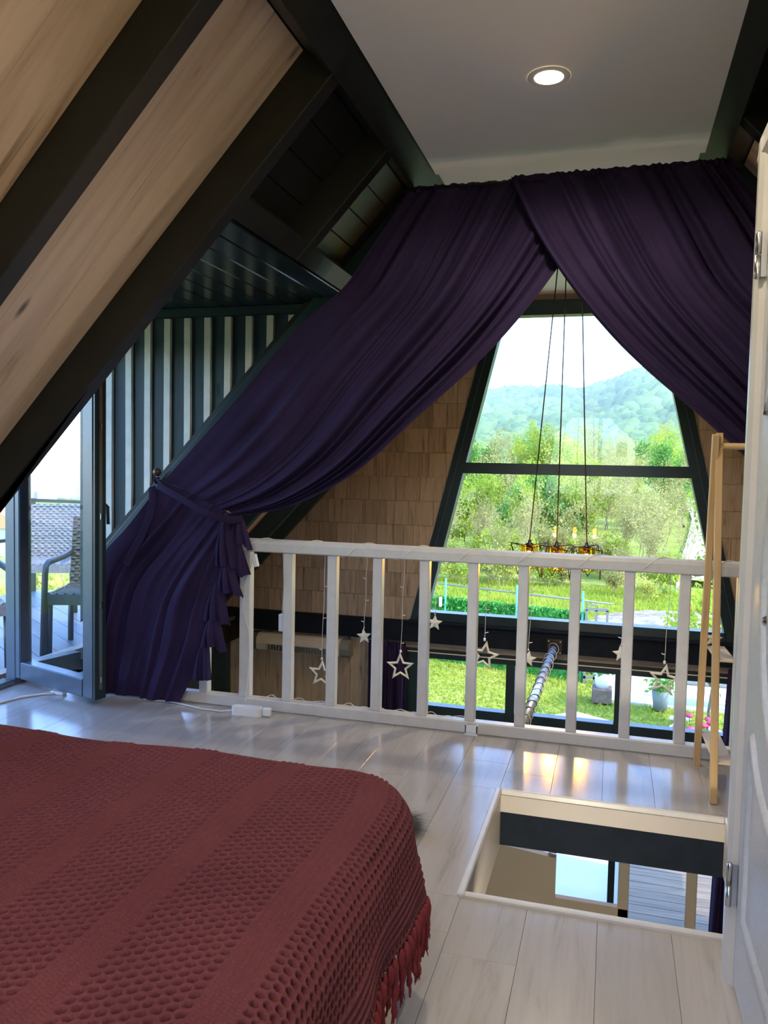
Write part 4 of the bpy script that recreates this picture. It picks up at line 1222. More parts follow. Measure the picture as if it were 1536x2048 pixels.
# ---- triple pendant lamp
PY = 5.25
pl_ = empty('pendant_lamp', (-.332, PY, ZC + .02), 'three amber glass pendants in bronze wire cages hanging before the gable window', 'pendant lamp')
iv = T(.332, -PY, -(ZC + .02))
mb = MB(); mb.lathe([(0, 0), (.10, 0), (.10, -.02), (.085, -.028), (0, -.028)], 28, T(-.332, PY, ZC + .02)); mb.build('ceiling_plate', MT['black_plastic'], pl_, iv)
for k, (xt, xb, yb) in enumerate(((-.383, -.512, PY + .03), (-.334, -.335, PY - .03), (-.243, -.150, PY + .02))):
    zt_, zb_ = ZC - .005, .79
    mb = MB(); mb.tube([(xt, PY, zt_), (xb, yb, zb_)], .0042, 6); mb.build('cord', MT['wire_black'], pl_, iv)
    Mx = iv @ T(xb, yb, zb_)
    mb = MB(); mb.lathe([(.005, .0), (.010, -.004), (.012, -.02), (.026, -.026), (.028, -.036), (.008, -.036)], 20); cap_ = mb.build('cap', MT['black_plastic'], pl_, Mx)
    so = MB(); so.lathe([(.0, -.036), (.019, -.036), (.020, -.072), (.0, -.074)], 16); sub(so.build('socket', MT['black_plastic'], pl_, Mx), cap_)
    mb = MB(); mb.lathe([(.054, -.036), (.056, -.04), (.056, -.185), (.055, -.188)], 28); sub(mb.build('glass_shade', MT['amber'], pl_, Mx), cap_)
    mb = MB(); mb.lathe([(.0, -.074), (.010, -.078), (.017, -.095), (.019, -.112), (.013, -.135), (.0, -.142)], 16); sub(mb.build('bulb', MT['bulb_glow'], pl_, Mx), cap_)
    R1, R2 = .122, .09; rt_ = .25 + .35 * k
    top = [(R1 * math.cos(rt_ + math.pi / 2 * j), R1 * math.sin(rt_ + math.pi / 2 * j), -.035 + .012 * (-1) ** j) for j in range(4)]
    bot = [(R2 * math.cos(rt_ + math.pi / 4 + math.pi / 2 * j), R2 * math.sin(rt_ + math.pi / 4 + math.pi / 2 * j), -.225 + .015 * (-1) ** j) for j in range(4)]
    mid = [(.03 * math.cos(rt_ + math.pi / 4 + math.pi / 2 * j), .03 * math.sin(rt_ + math.pi / 4 + math.pi / 2 * j), -.036) for j in range(4)]
    mb = MB()
    for j in range(4):
        for p, q in ((top[j], top[(j + 1) % 4]), (top[j], bot[j]), (bot[j], top[(j + 1) % 4]), (top[j], mid[j])):
            mb.tube([p, q], .0027, 6)
    sub(mb.build('wire_cage', MT['brass_dark'], pl_, Mx), cap_)
    ld = bpy.data.lights.new('pendant_glow', 'POINT'); ld.energy = 5; ld.color = (1, .72, .4); ld.shadow_soft_size = .02
    lo = bpy.data.objects.new('pendant_glow', ld); col.objects.link(lo); lo.parent = pl_; lo.matrix_basis = Mx @ T(0, 0, -.155)

# ---- wall heater on the gable wall
ht = empty('wall_heater', (-2.55, 6.40, -.30), 'long cream tube shaped infrared heater with grey ends on the gable wall', 'heater')
prof = [(.060, -.075), (-.01, -.078), (-.06, -.055), (-.072, 0), (-.06, .05), (-.02, .075), (.045, .078), (.06, .06)]
mb = MB(); mb.prism(prof, -.38, .38, axis='x'); mb.build('body', MT['cream_plastic'], ht, T(0, -.03, 0))
for a, c in ((-.465, -.38), (.38, .465)):
    mb = MB(); mb.prism([(p[0] * .94, p[1] * .94) for p in prof], a, c, axis='x'); mb.build('end_cap', MT['grey_plastic'] if a < 0 else MT['pot'], ht, T(0, -.03, 0))
mb = MB(); mb.box(-.27, .36, -.105, -.098, -.055, -.005, M=None); rf_ = mb.build('reflector', MT['steel'], ht)
mb = MB()
for k in range(24): mb.box(-.27 + .0265 * k, -.268 + .0265 * k, -.110, -.105, -.06, -.0)
mb.box(-.27, .36, -.110, -.106, -.031, -.028); mb.build('guard_grille', MT['steel'], rf_)
mb = MB(); mb.box(-.03, .03, -.02, .03, -.01, .01)
for dx in (-.30, .30): mb.box(dx - .02, dx + .02, .0, .045, .06, .09)
mb.build('bracket', MT['grey_plastic'], ht)
mb = MB(); mb.tube([(.46, -.03, .02), (.44, .0, .09), (.36, .02, .12), (.3, .03, .115)], .004, 6); mb.build('cable', MT['wire_black'], ht)

# ---- dark curtains at the ground floor glazing
def low_curtain(x0, x1, label, seed, lean=0.0):
    t = empty('window_curtain', ((x0 + x1) / 2, GY - .10, Z_G), label, 'curtain', 'dark curtains at the ground floor glazing')
    iv = T(-(x0 + x1) / 2, -(GY - .10), -Z_G)
    me = sheet('drape', [(x0, -.235), (x0 + lean, Z_G + .02)], [(x1, -.235), (x1 + lean, Z_G + .02)], ([0, 1], [0, 1]), ([0, 1], [0, 1]), GY - .10, ([0, .1, 1], [.010, .020, .026]), 8, seed, None, 200, 30)
    link_mesh('drape', me, t, MT['curtain'], iv)
    me = sheet('ruffled_heading', [(x0, -.205), (x0, -.237)], [(x1, -.205), (x1, -.237)], ([0, 1], [0, 1]), ([0, 1], [0, 1]), GY - .10, ([0, 1], [.016, .010]), 15, seed + 1, None, 200, 8)
    link_mesh('ruffled_heading', me, t, MT['curtain'], iv)
low_curtain(-1.93, -1.60, 'dark aubergine curtain drawn aside left of the ground floor glazing', 5)
low_curtain(.87, 1.30, 'dark aubergine curtain right of the ground floor glazing behind the rack', 6, -.06)

# ---- ceiling lamp added in the room below to light what the hatch shows
gl_ = empty('added_room_lamp', (-.1, 2.0, -.21), 'added plain white round ceiling lamp in the room below the loft', 'lamp')
mb = MB(); mb.lathe([(0, 0), (.12, 0), (.12, -.03), (.11, -.03)], 28); mb.build('base', MT['lamp_white'], gl_)
mb = MB(); mb.lathe([(.11, -.03), (.10, -.055), (.05, -.072), (0, -.075)], 28); mb.build('diffuser', emit_mat('added_room_lamp_glow', (1, .85, .62), 8), gl_)
ld = bpy.data.lights.new('added_room_lamp_light', 'POINT'); ld.energy = 26; ld.color = (1, .86, .66); ld.shadow_soft_size = .1
lo = bpy.data.objects.new('added_room_lamp_light', ld); col.objects.link(lo); lo.parent = gl_; lo.location = (0, 0, -.15)

# ---- beige timber partition seen down the hatch
st = empty('stair_partition', (0, 3.95, Z_G), 'beige timber partition with posts seen down through the hatch', 'partition')
iv = T(0, -3.95, -Z_G)
def pbox(n, x0, x1, z0, z1, y0=3.93, y1=3.97): 
    mb = MB(); mb.box(x0, x1, y0, y1, z0, z1, ch=.003); mb.build(n, MT['beige'], st, iv)
mb = MB(); mb.prism([(-.66, Z_G), (-.215, Z_G), (-.205, -.66), (-.64, -.615)], 3.93, 3.97); mb.build('side_panel', MT['beige'], st, iv)
pbox('post', .092, .142, Z_G, -.25); pbox('post', .400, .447, Z_G, -.25); pbox('rail', -.21, .142, -.98, -.86); pbox('post', -.245, -.205, -.66, -.25, 3.975, 4.0)
pbox('sill', -.21, .447, Z_G, Z_G + .05)

# ================================================================== OUTSIDE
def sstep(a, b_, x):
    t = np.clip((x - a) / (b_ - a), 0, 1); return t * t * (3 - 2 * t)
def ground_z(x, y):
    x = np.asarray(x, float); y = np.asarray(y, float)
    z = np.full(np.broadcast(x, y).shape, -2.8)
    # ground falls away to the left valley, rises behind the thicket in front
    left = np.maximum(0, -x - 7)
    z = z - np.minimum(left * .075, 20)
    z = z + .045 * np.maximum(0, y - 31) * sstep(-45, -18, x) * (1 - sstep(60, 140, y) * .35) * np.minimum(1, 140 / np.maximum(y, 1))
    far = np.hypot(x, y)
    z = z + sstep(900, 2400, far) * (13 + 5 * np.sin(np.arctan2(y, x) * 17) + 3 * np.sin(np.arctan2(y, x) * 41))
    z = z + .05 * np.sin(x * 1.3) * np.sin(y * .9) * sstep(20, 32, y)
    return z
gx = np.unique(np.r_[np.linspace(-2600, -320, 40), np.linspace(-300, -40, 40), np.linspace(-38, 30, 69), np.linspace(34, 900, 30)])
gy = np.unique(np.r_[np.linspace(-80, 0, 12), np.linspace(1, 60, 60), np.linspace(63, 300, 40), np.linspace(320, 2600, 46)])
GX, GYY = np.meshgrid(gx, gy, indexing='ij')
me = np_mesh('ground', np.stack([GX, GYY, ground_z(GX, GYY)], -1).reshape(-1, 3), grid_faces(len(gx), len(gy))[:, ::-1], True)
o = link_mesh('ground', me, None, MT['lawn']); tag(o, 'wide green ground around the house', 'ground', kind='structure')
me.materials.append(MT['fields'])
cx = GX[:-1, :-1].ravel(); cy = GYY[:-1, :-1].ravel()
me.polygons.foreach_set('material_index', ((np.hypot(cx, cy) > 70) | (cx < -25)).astype(np.int32))

# grass blades on the near lawn (uncountable)
nb = 90000
bx_ = rng.uniform(-7, 4.5, nb); by_ = 8.5 + 20 * rng.random(nb) ** 1.25
ok = ~((bx_ > -.1) & (by_ > 14.3) & (by_ < 17.5)) & ~((bx_ > -1.6) & (bx_ < .25) & (by_ < 13.2)) & ~((bx_ > .2) & (by_ < 9.3)) & ~(np.hypot((bx_ - 2.3) / 2.9, (by_ - 21.6) / 3.0) < .95)
bx_, by_ = bx_[ok], by_[ok]; nb = len(bx_)
hh = rng.uniform(.03, .085, nb) * (1 + .8 * (by_ > 21)); aa = rng.uniform(0, 6.28, nb); ww = rng.uniform(.006, .014, nb) * (1 + .06 * (by_ - 8))
zz = ground_z(bx_, by_)
lx = rng.normal(0, .03, nb); ly = rng.normal(0, .03, nb)
V = np.stack([np.stack([bx_ - ww * np.cos(aa), by_ - ww * np.sin(aa), zz], -1), np.stack([bx_ + ww * np.cos(aa), by_ + ww * np.sin(aa), zz], -1), np.stack([bx_ + lx, by_ + ly, zz + hh], -1)], 1).reshape(-1, 3)
me = np_mesh('grass', V, np.arange(nb * 3).reshape(-1, 3))
o = link_mesh('grass', me, None, leaf_mat('lawn_grass_blades', (.27, .34, .025), (.48, .48, .06), scale=.8, trans=.35)); tag(o, 'short sunny grass blades of the front lawn', 'grass', kind='stuff')

# patio, driveway, deck, soil
def slab(name, poly, z0, z1, mat, label, cat):
    mb = MB(); mb.prism(poly, z0, z1, axis='z'); o = mb.build(name, mat); tag(o, label, cat, kind='structure'); return o
slab('patio', [(-1.45, 6.62), (.20, 6.62), (.24, 12.9), (-.46, 13.3), (-1.2, 12.6)], -2.85, -2.70, MT['concrete'], 'bright concrete patio in front of the ground floor glazing', 'patio')
slab('driveway', [(-.02, 14.45), (1.9, 14.30), (4.5, 14.4), (4.8, 19.0), (.10, 18.6)], -2.85, -2.77, MT['concrete'], 'bright concrete driveway beyond the lawn', 'driveway')
dk = empty('front_deck', (0, 0, 0), 'weathered wooden front deck below the gable', 'deck', kind='structure')
y = 6.62
while y < 9.1:
    plank('deck_board', 2.9, .135, .04, MT['deck_warm'], dk, T(.22, y + .07, -2.66)); y += .14
# soil patch with stones
n_ = 60
sx = np.linspace(-.9, 5.5, n_); sy = np.linspace(18.9, 25.0, n_)
SX, SY = np.meshgrid(sx, sy, indexing='ij')
edge = 1 - np.clip(np.hypot((SX - 2.3) / 2.9, (SY - 21.6) / 3.0), 0, 1.4)
SZ = ground_z(SX, SY) + .45 * np.clip(edge, -.2, 1) + .03 * np.sin(SX * 7) * np.sin(SY * 6)
me = np_mesh('soil_mound', np.stack([SX, SY, SZ], -1).reshape(-1, 3), grid_faces(n_, n_)[:, ::-1], True)
o = link_mesh('soil_mound', me, None, MT['soil']); tag(o, 'low mound of bare stony soil right of the lawn', 'soil mound', kind='structure')
# pale track crossing behind the field and one climbing on the right
def track(name, pts, w, label):
    P = np.array(pts, float)
    t = np.linspace(0, 1, 40); d = np.linspace(0, 1, len(P))
    xs_ = np.interp(t, d, P[:, 0]); ys_ = np.interp(t, d, P[:, 1]); ws = np.interp(t, d, P[:, 2])
    tx = np.gradient(xs_); ty = np.gradient(ys_); L = np.hypot(tx, ty); nx, ny = -ty / L, tx / L
    A = np.stack([xs_ + nx * ws / 2, ys_ + ny * ws / 2], -1); B = np.stack([xs_ - nx * ws / 2, ys_ - ny * ws / 2], -1)
    V = np.concatenate([np.c_[A, ground_z(A[:, 0], A[:, 1]) + .25], np.c_[B, ground_z(B[:, 0], B[:, 1]) + .25]])
    F = [(i, i + 1, 40 + i + 1, 40 + i) for i in range(39)]
    o = link_mesh(name, np_mesh(name, V, np.array(F)[:, ::-1], True), None, MT['concrete']); tag(o, label, 'track', kind='structure')
track('gravel_track', [(-12, 32.5, 1.8), (-6.5, 31.5, 1.9), (-4.2, 32.3, 1.6), (-2.5, 33.5, 1.0)], 2, 'pale gravel track behind the field on the left')
track('hill_road', [(3.2, 30, 2.2), (5.0, 40, 3.2), (7.0, 52, 4.6), (8.4, 66, 6.0)], 4, 'pale road climbing between the trees on the right')

# ---- trees
def tree_parts(kind, seed):
    """returns (wood mesh, leaf mesh or None): a young tree about 1 unit = 1 m, ~6 m tall"""
    rg = np.random.default_rng(seed)
    mb = MB(); tips = []
    H = {'thin': 6.5, 'green': 6.0, 'shrub': 2.6, 'bare': 6.0}[kind]
    nst = {'thin': 2, 'green': 2, 'shrub': 6, 'bare': 3}[kind]
    def branch(p, d, L, r, lev):
        n = 5; pts = [p.copy()]; q = p.copy(); dd = d.copy()
        for i in range(n):
            dd = dd + Vector(rg.normal(0, .14, 3)); dd.z += .06; dd.normalize(); q = q + dd * L / n; pts.append(q.copy())
        mb.tube(pts, [r * (1 - .75 * i / n) + .003 for i in range(n + 1)], 4, caps=False)
        if lev >= 2:
            tips.extend(pts[2:]); return
        nb_ = 7 if lev == 0 else 5
        for k in range(nb_):
            i = int(rg.integers(1 if lev else 2, n + 1)); b0 = pts[i]
            a = rg.uniform(0, 6.28); o = Vector((math.cos(a), math.sin(a), rg.uniform(.2, .9))).normalized()
            nd = (dd * .45 + o * .75).normalized()
            branch(b0, nd, L * rg.uniform(.38, .58), r * .42, lev + 1)
        tips.append(pts[-1])
    for s_ in range(nst):
        a = rg.uniform(0, 6.28); lean = rg.uniform(.03, .3 if kind != 'shrub' else .8)
        branch(Vector((rg.normal(0, .12), rg.normal(0, .12), -.1)), Vector((math.cos(a) * lean, math.sin(a) * lean, 1)).normalized(), H * rg.uniform(.55, .8), {'thin': .05, 'green': .06, 'shrub': .02, 'bare': .045}[kind], 0)
    wm = mb.mesh('trunk')
    Tn = np.array([tuple(t) for t in tips])
    nl = {'thin': 2400, 'green': 3800, 'shrub': 1500, 'bare': 700}[kind]
    sp = {'thin': .22, 'green': .30, 'shrub': .16, 'bare': .18}[kind]
    C = Tn[rg.integers(0, len(Tn), nl)] + rg.normal(0, sp, (nl, 3))
    sz = rg.uniform(.05, .13, nl) * (1.25 if kind == 'green' else 1.0)
    a1 = rg.normal(0, 1, (nl, 3)); a1 /= np.linalg.norm(a1, axis=1, keepdims=True)
    a2 = np.cross(a1, rg.normal(0, 1, (nl, 3))); a2 /= np.linalg.norm(a2, axis=1, keepdims=True)
    V = np.stack([C - a1 * sz[:, None], C + a2 * sz[:, None] * .55, C + a1 * sz[:, None], C - a2 * sz[:, None] * .55], 1).reshape(-1, 3)
    V[:, 2] = np.maximum(V[:, 2], .02)
    return wm, np_mesh('foliage', V, np.arange(nl * 4).reshape(-1, 4))
TREES = {}
for kind, nvar in (('thin', 3), ('green', 3), ('shrub', 3), ('bare', 3)):
    TREES[kind] = [tree_parts(kind, 100 * len(kind) + 7 * i) for i in range(nvar)]
LEAF = {'thin': ['leaf_b', 'leaf_c', 'leaf_a'], 'green': ['leaf_a', 'leaf_a', 'leaf_d'], 'shrub': ['leaf_a', 'leaf_b', 'leaf_c'], 'bare': ['leaf_c', 'leaf_b', 'leaf_c']}
for kd in TREES:
    for i, (a, b_) in enumerate(TREES[kd]):
        a.materials.append(MT['twig'] if kd in ('bare', 'shrub', 'thin') else MT['bark']); b_.materials.append(MT[LEAF[kd][i]])
NAMES = {'thin': 'young_tree', 'green': 'leafy_tree', 'shrub': 'wild_shrub', 'bare': 'budding_tree'}
LAB = {'thin': 'slender yellow-green tree', 'green': 'green leafy tree', 'shrub': 'tangled shrub', 'bare': 'bare brown tree'}
GRP = {'thin': 'slender trees of the thicket', 'green': 'leafy trees of the thicket', 'shrub': 'shrubs along the thicket edge', 'bare': 'budding trees of the thicket'}
def put_tree(kind, var, x, y, s, label=None, group=None, zoff=0.0):
    a, b_ = TREES[kind][var % 3]
    t = empty(NAMES[kind], (x, y, float(ground_z(x, y)) + zoff), label or LAB[kind], 'shrub' if kind == 'shrub' else 'tree', group or GRP[kind], rz=random.random() * 6.28)
    t.scale = (s, s, s * random.uniform(.9, 1.15))
    link_mesh('trunk', a, t); link_mesh('foliage', b_, t)
    return t
rank = {}
ORD = [''] + 'first second third fourth fifth sixth seventh eighth ninth tenth eleventh twelfth thirteenth fourteenth fifteenth sixteenth seventeenth eighteenth nineteenth twentieth'.split()
rg = random.Random(12)
for row, (yy, n, kinds, s0, s1) in enumerate(((27.6, 20, ('shrub', 'shrub', 'shrub'), .32, .5), (29.2, 20, ('shrub', 'shrub', 'shrub', 'bare'), .35, .55), (32.6, 16, ('shrub', 'shrub', 'bare'), .45, .7), (34.5, 16, ('shrub', 'bare', 'thin'), .38, .52), (36.3, 15, ('shrub', 'bare', 'thin'), .42, .58), (38, 16, ('thin', 'bare', 'green', 'shrub'), .42, .58), (42.5, 17, ('thin', 'green', 'green', 'bare'), .48, .66), (48, 18, ('green', 'thin', 'bare', 'green'), .55, .72), (55, 19, ('thin', 'bare', 'green', 'thin'), .62, .80), (64, 20, ('thin', 'green', 'bare', 'bare'), .66, .86), (76, 22, ('bare', 'thin', 'thin'), .72, .92))):
    for k in range(n):
        xa, xb = -.30 * yy, .16 * yy
        x = xa + (xb - xa) * (k + rg.random()) / n; y = yy + rg.uniform(-2, 2)
        if abs(x - np.interp(y, (30, 40, 52, 66), (3.2, 5.0, 7.0, 8.4))) < (1.7 if y > 36 else .9) and y < 60: continue
        kd = rg.choice(kinds)
        if row == 7 and x / yy > -.02 and kd == 'bare': kd = 'green'
        rank[row, kd] = rank.get((row, kd), 0) + 1
        put_tree(kd, rg.randrange(3), x, y, rg.uniform(s0, s1), '%s, %s of its kind from the left, thicket row %s' % (LAB[kd], ORD[rank[row, kd]], ('one two three four five six seven eight nine ten eleven twelve').split()[row]))
# garden tree on the right with ribbons
gt = put_tree('thin', 2, 2.25, 17.3, .58, 'crooked garden tree with tied ribbons near the driveway', 'garden tree')
gt2 = put_tree('green', 1, 1.62, 13.1, .40, 'small garden tree beside the bench, seen behind the rack', 'garden tree')
for (x, y, z, mt, lab) in ((1.57, 17.0, -1.40, 'red_cloth', 'red ribbon tied in the crooked garden tree'), (1.34, 17.0, -1.04, 'lilac_cloth', 'lilac ribbon tied in the crooked garden tree')):
    mb = MB(); mb.prism([(-.05, -.12), (.05, -.13), (.07, .03), (.02, .13), (-.05, .07)], -.02, .02)
    tag(mb.build('ribbon', MT[mt], None, T(x, y, z)), lab, 'ribbon', 'ribbons in the garden tree')

# ---- artificial hedge fence with posts and gate
hf = empty('hedge_fence', (-2.2, 16.2, -2.8), 'low green artificial hedge fence with mint posts across the lawn', 'hedge fence')
iv = T(2.2, -16.2, 2.8)
A, B = Vector((-4.6, 16.6, 0)), Vector((-.40, 15.6, 0)); D = (B - A).normalized(); NN = Vector((-D.y, D.x, 0))
nl = 15000; t_ = rng.random(nl); hz_ = rng.random(nl) ** .8
C = np.array(A)[None] + t_[:, None] * np.array(B - A)[None]; C[:, 2] = -2.75 + 1.30 * hz_
C += rng.normal(0, 1, (nl, 1)) * .035 * np.array(NN)[None]
a1 = rng.normal(0, 1, (nl, 3)); a1 /= np.linalg.norm(a1, axis=1, keepdims=True); a2 = np.cross(a1, rng.normal(0, 1, (nl, 3))); a2 /= np.linalg.norm(a2, axis=1, keepdims=True)
sz = .045
V = np.stack([C - a1 * sz, C + a2 * sz * .5, C + a1 * sz, C - a2 * sz * .5], 1).reshape(-1, 3)
o = link_mesh('foliage', np_mesh('foliage', V, np.arange(nl * 4).reshape(-1, 4)), hf, MT['hedge'], iv); o['kind'] = 'stuff'
mb = MB(); L = (B - A).length
Mh = Matrix(((D.x, NN.x, 0, A.x), (D.y, NN.y, 0, A.y), (0, 0, 1, -2.8), (0, 0, 0, 1)))
mb.box(0, L, -.012, .012, .0, 1.32); mb.build('panel', MT['hedge'], hf, iv @ Mh)
for q in (.02, .32, .68, .985):
    mb = MB(); mb.tube([(0, 0, 0), (0, 0, 1.75)], .022, 8); mb.build('post', MT['mint'], hf, iv @ Mh @ T(L * q, -.05, 0))
mb = MB(); mb.tube([(1.2, -.03, 1.62), (L + .5, -.03, 1.56)], .018, 8); mb.build('top_rail', MT['grey_metal'], hf, iv @ Mh)
for q in (.32, .985):
    mb = MB(); mb.box(-.03, .03, -.02, .02, 1.15, 1.35, ch=.004); mb.build('lamp', MT['plastic_white'], hf, iv @ Mh @ T(L * q - .1, -.07, 0))
gate = empty('garden_gate', (-.2, 15.5, -2.8), 'small grey metal garden gate at the end of the hedge', 'gate')
for x in (-.20, -.02, .18):
    mb = MB(); mb.box(x - .022, x + .022, -.02, .02, 0, 1.42); mb.build('bar', MT['grey_metal'], gate)
mb = MB(); mb.box(-.22, .20, -.02, .02, 1.40, 1.46); mb.tube([(-.2, 0, 1.46), (-.2, 0, 1.52), (0, 0, 1.52), (0, 0, 1.46)], .014, 6); mb.build('top_bar', MT['grey_metal'], gate)
mb = MB(); mb.box(-.22, .20, -.02, .02, .1, .15); mb.build('lower_bar', MT['grey_metal'], gate)

# ---- pots, bench, flower bed by the driveway
def pot(x, y, r, h, label, mat, leaves, block=None):
    z0 = -2.78
    if block:
        mb = MB(); mb.box(-block, block, -block, block, 0, .26, ch=.02); tag(mb.build('stone_block', MT['pot_brown'], None, T(x, y, z0)), 'brown stone block under the ' + label, 'block'); z0 += .26
    t = empty('flower_pot', (x, y, z0), label, 'flower pot', 'flower pots by the driveway')
    mb = MB(); mb.lathe([(0, 0), (r * .72, 0), (r, h), (r * .9, h), (r * .85, h * .9), (0, h * .9)], 18); mb.build('pot', MT[mat], t)
    rg_ = np.random.default_rng(int(abs(x) * 100) + 3); n = 160
    C = rg_.normal(0, 1, (n, 3)) * np.array((r * .7, r * .7, r * .5)) + np.array((0, 0, h + r * .6)); C[:, 2] = np.maximum(C[:, 2], h * .95)
    a1 = rg_.normal(0, 1, (n, 3)); a1 /= np.linalg.norm(a1, axis=1, keepdims=True); a2 = np.cross(a1, rg_.normal(0, 1, (n, 3))); a2 /= np.linalg.norm(a2, axis=1, keepdims=True)
    s = r * .35
    link_mesh('leaves', np_mesh('leaves', np.stack([C - a1 * s, C + a2 * s * .5, C + a1 * s, C - a2 * s * .5], 1).reshape(-1, 3), np.arange(n * 4).reshape(-1, 4)), t, MT[leaves])
pot(-.06, 14.30, .15, .26, 'white flower pot on a stone block left of the driveway', 'plastic_white', 'leaf_d', .17)
pot(.90, 14.15, .15, .34, 'grey flower pot on the kerb of the driveway', 'pot', 'leaf_d')
pot(-.20, 16.3, .16, .30, 'brown flower pot farther back beside the driveway', 'pot_brown', 'leaf_d')
bn = empty('garden_bench', (1.55, 14.6, -2.78), 'grey wooden garden bench on the edge of the driveway', 'bench')
for k in range(4):
    mb = MB(); mb.box(-.35, .55, -.2 + .1 * k, -.115 + .1 * k, .40, .43); mb.build('seat_slat', MT['grey_metal'], bn)
for x in (-.32, .50):
    for yy in (-.16, .16):
        mb = MB(); mb.box(x - .03, x + .03, yy - .03, yy + .03, 0, .40 if yy < 0 else .82); mb.build('leg', MT['grey_metal'], bn)
for k in range(3):
    mb = MB(); mb.box(-.35, .55, .15, .18, .50 + .12 * k, .58 + .12 * k); mb.build('back_slat', MT['grey_metal'], bn)
rg = random.Random(9)
for k in range(26):
    x, y = 1.35 + rg.uniform(-.35, .55), 12.6 + rg.uniform(-.4, .6)
    mt = 'flower_red' if rg.random() < .55 else 'flower_white'
    t = empty('flower', (x, y, -2.8), 'red garden flower in the bed near the bench' if mt == 'flower_red' else 'white garden flower in the bed near the bench', 'flower', 'red flowers in the bed' if mt == 'flower_red' else 'white flowers in the bed')
    hh_ = rg.uniform(.15, .3)
    mb = MB(); mb.tube([(0, 0, 0), (.01, 0, hh_)], .006, 5); mb.build('stem', MT['leaf_d'], t)
    mb = MB(); mb.lathe([(0, hh_ + .05), (.05, hh_ + .045), (.065, hh_ + .015), (.04, hh_ - .01), (0, hh_ - .015)], 8); mb.build('blossom', MT[mt], t)

# ---- forested hills
xs_p = np.array([-260, -160, -110, -82, -71, -51, -32, -18, -3, 12, 24, 46, 100, 180, 300.]); zs_p = np.array([4, 10, 22, 31, 39, 40.5, 39, 35.5, 39, 44.5, 47, 52, 62, 70, 66.])
def hill_z(x, y):
    base = np.interp(x * 450 / np.maximum(y, 1), xs_p, zs_p)
    prof = base * sstep(150, 450, y)
    fold = 1 + .10 * np.sin(x * .05 + y * .02) * sstep(150, 260, y) * (1 - sstep(380, 450, y))
    return -4 + (prof + 4) * fold * np.where(y > 450, np.clip(1 - (y - 450) / 500, 0, 1), 1) - 70 * (1 - sstep(-.46, -.34, x / np.maximum(y, 1)))
hx_ = np.linspace(-165, 210, 150); hy_ = np.linspace(140, 600, 130)
HX_, HY_ = np.meshgrid(hx_, hy_, indexing='ij')
me = np_mesh('hill', np.stack([HX_, HY_, hill_z(HX_, HY_)], -1).reshape(-1, 3), grid_faces(150, 130)[:, ::-1], True)
o = link_mesh('hill', me, None, MT['fields']); tag(o, 'two wooded hills closing the view beyond the thicket', 'hill', kind='structure')
# tree crowns on the hills (uncountable canopy)
t5 = (1 + 5 ** .5) / 2
ico = np.array([(-1, t5, 0), (1, t5, 0), (-1, -t5, 0), (1, -t5, 0), (0, -1, t5), (0, 1, t5), (0, -1, -t5), (0, 1, -t5), (t5, 0, -1), (t5, 0, 1), (-t5, 0, -1), (-t5, 0, 1)], float); ico /= np.linalg.norm(ico[0])
icf = np.array([(0, 11, 5), (0, 5, 1), (0, 1, 7), (0, 7, 10), (0, 10, 11), (1, 5, 9), (5, 11, 4), (11, 10, 2), (10, 7, 6), (7, 1, 8), (3, 9, 4), (3, 4, 2), (3, 2, 6), (3, 6, 8), (3, 8, 9), (4, 9, 5), (2, 4, 11), (6, 2, 10), (8, 6, 7), (9, 8, 1)])
vl = [tuple(p) for p in ico]; fl = []; cache = {}
def midp(a, b_):
    k = (min(a, b_), max(a, b_))
    if k not in cache:
        p = (np.array(vl[a]) + np.array(vl[b_])) / 2; p /= np.linalg.norm(p); cache[k] = len(vl); vl.append(tuple(p))
    return cache[k]
for a, b_, c in icf:
    ab, bc, ca = midp(a, b_), midp(b_, c), midp(c, a); fl += [(a, ab, ca), (b_, bc, ab), (c, ca, bc), (ab, bc, ca)]
sv_ = np.array(vl); sf_ = np.array(fl)
def canopy(name, n, xr, yr, zfun, s0, s1, mat, label, ratio=None):
    y = yr[0] + (yr[1] - yr[0]) * rng.random(n); x = rng.uniform(xr[0], xr[1], n) * (y / yr[1] if ratio else 1)
    s = rng.uniform(s0, s1, n); z = zfun(x, y) + s * .35
    V = sv_[None] * (1 + rng.normal(0, .16, (n, len(sv_), 1))) * s[:, None, None] * np.array((1, 1, 1.15))[None, None] + np.stack([x, y, z], -1)[:, None]
    F = (sf_[None] + (np.arange(n) * len(sv_))[:, None, None]).reshape(-1, 3)
    o = link_mesh(name, np_mesh(name, V.reshape(-1, 3), F), None, MT[mat]); tag(o, label, 'forest', kind='stuff')
canopy('hill_forest', 8000, (-115, 80), (170, 465), hill_z, 1.7, 3.8, 'leaf_e', 'dense hazy green forest covering the two hills')
canopy('valley_trees', 1800, (-360, -85), (100, 360), ground_z, .9, 2.4, 'leaf_e', 'green trees in the valley seen through the balcony door')

# ---- far town in the valley
mb = MB(); rg = random.Random(31)
for k in range(300):
    d = rg.uniform(520, 1000); a = math.radians(rg.uniform(120, 142)); x, y = d * math.cos(a), d * math.sin(a)
    w_, l_, h_ = rg.uniform(4, 9), rg.uniform(4, 9), rg.uniform(4, 11); z = float(ground_z(x, y))
    mb.box(x - w_, x + w_, y - l_, y + l_, z - 1, z + h_)
o = mb.build('far_town', MT['house_white']); tag(o, 'far pale town spread in the valley', 'town', kind='stuff')
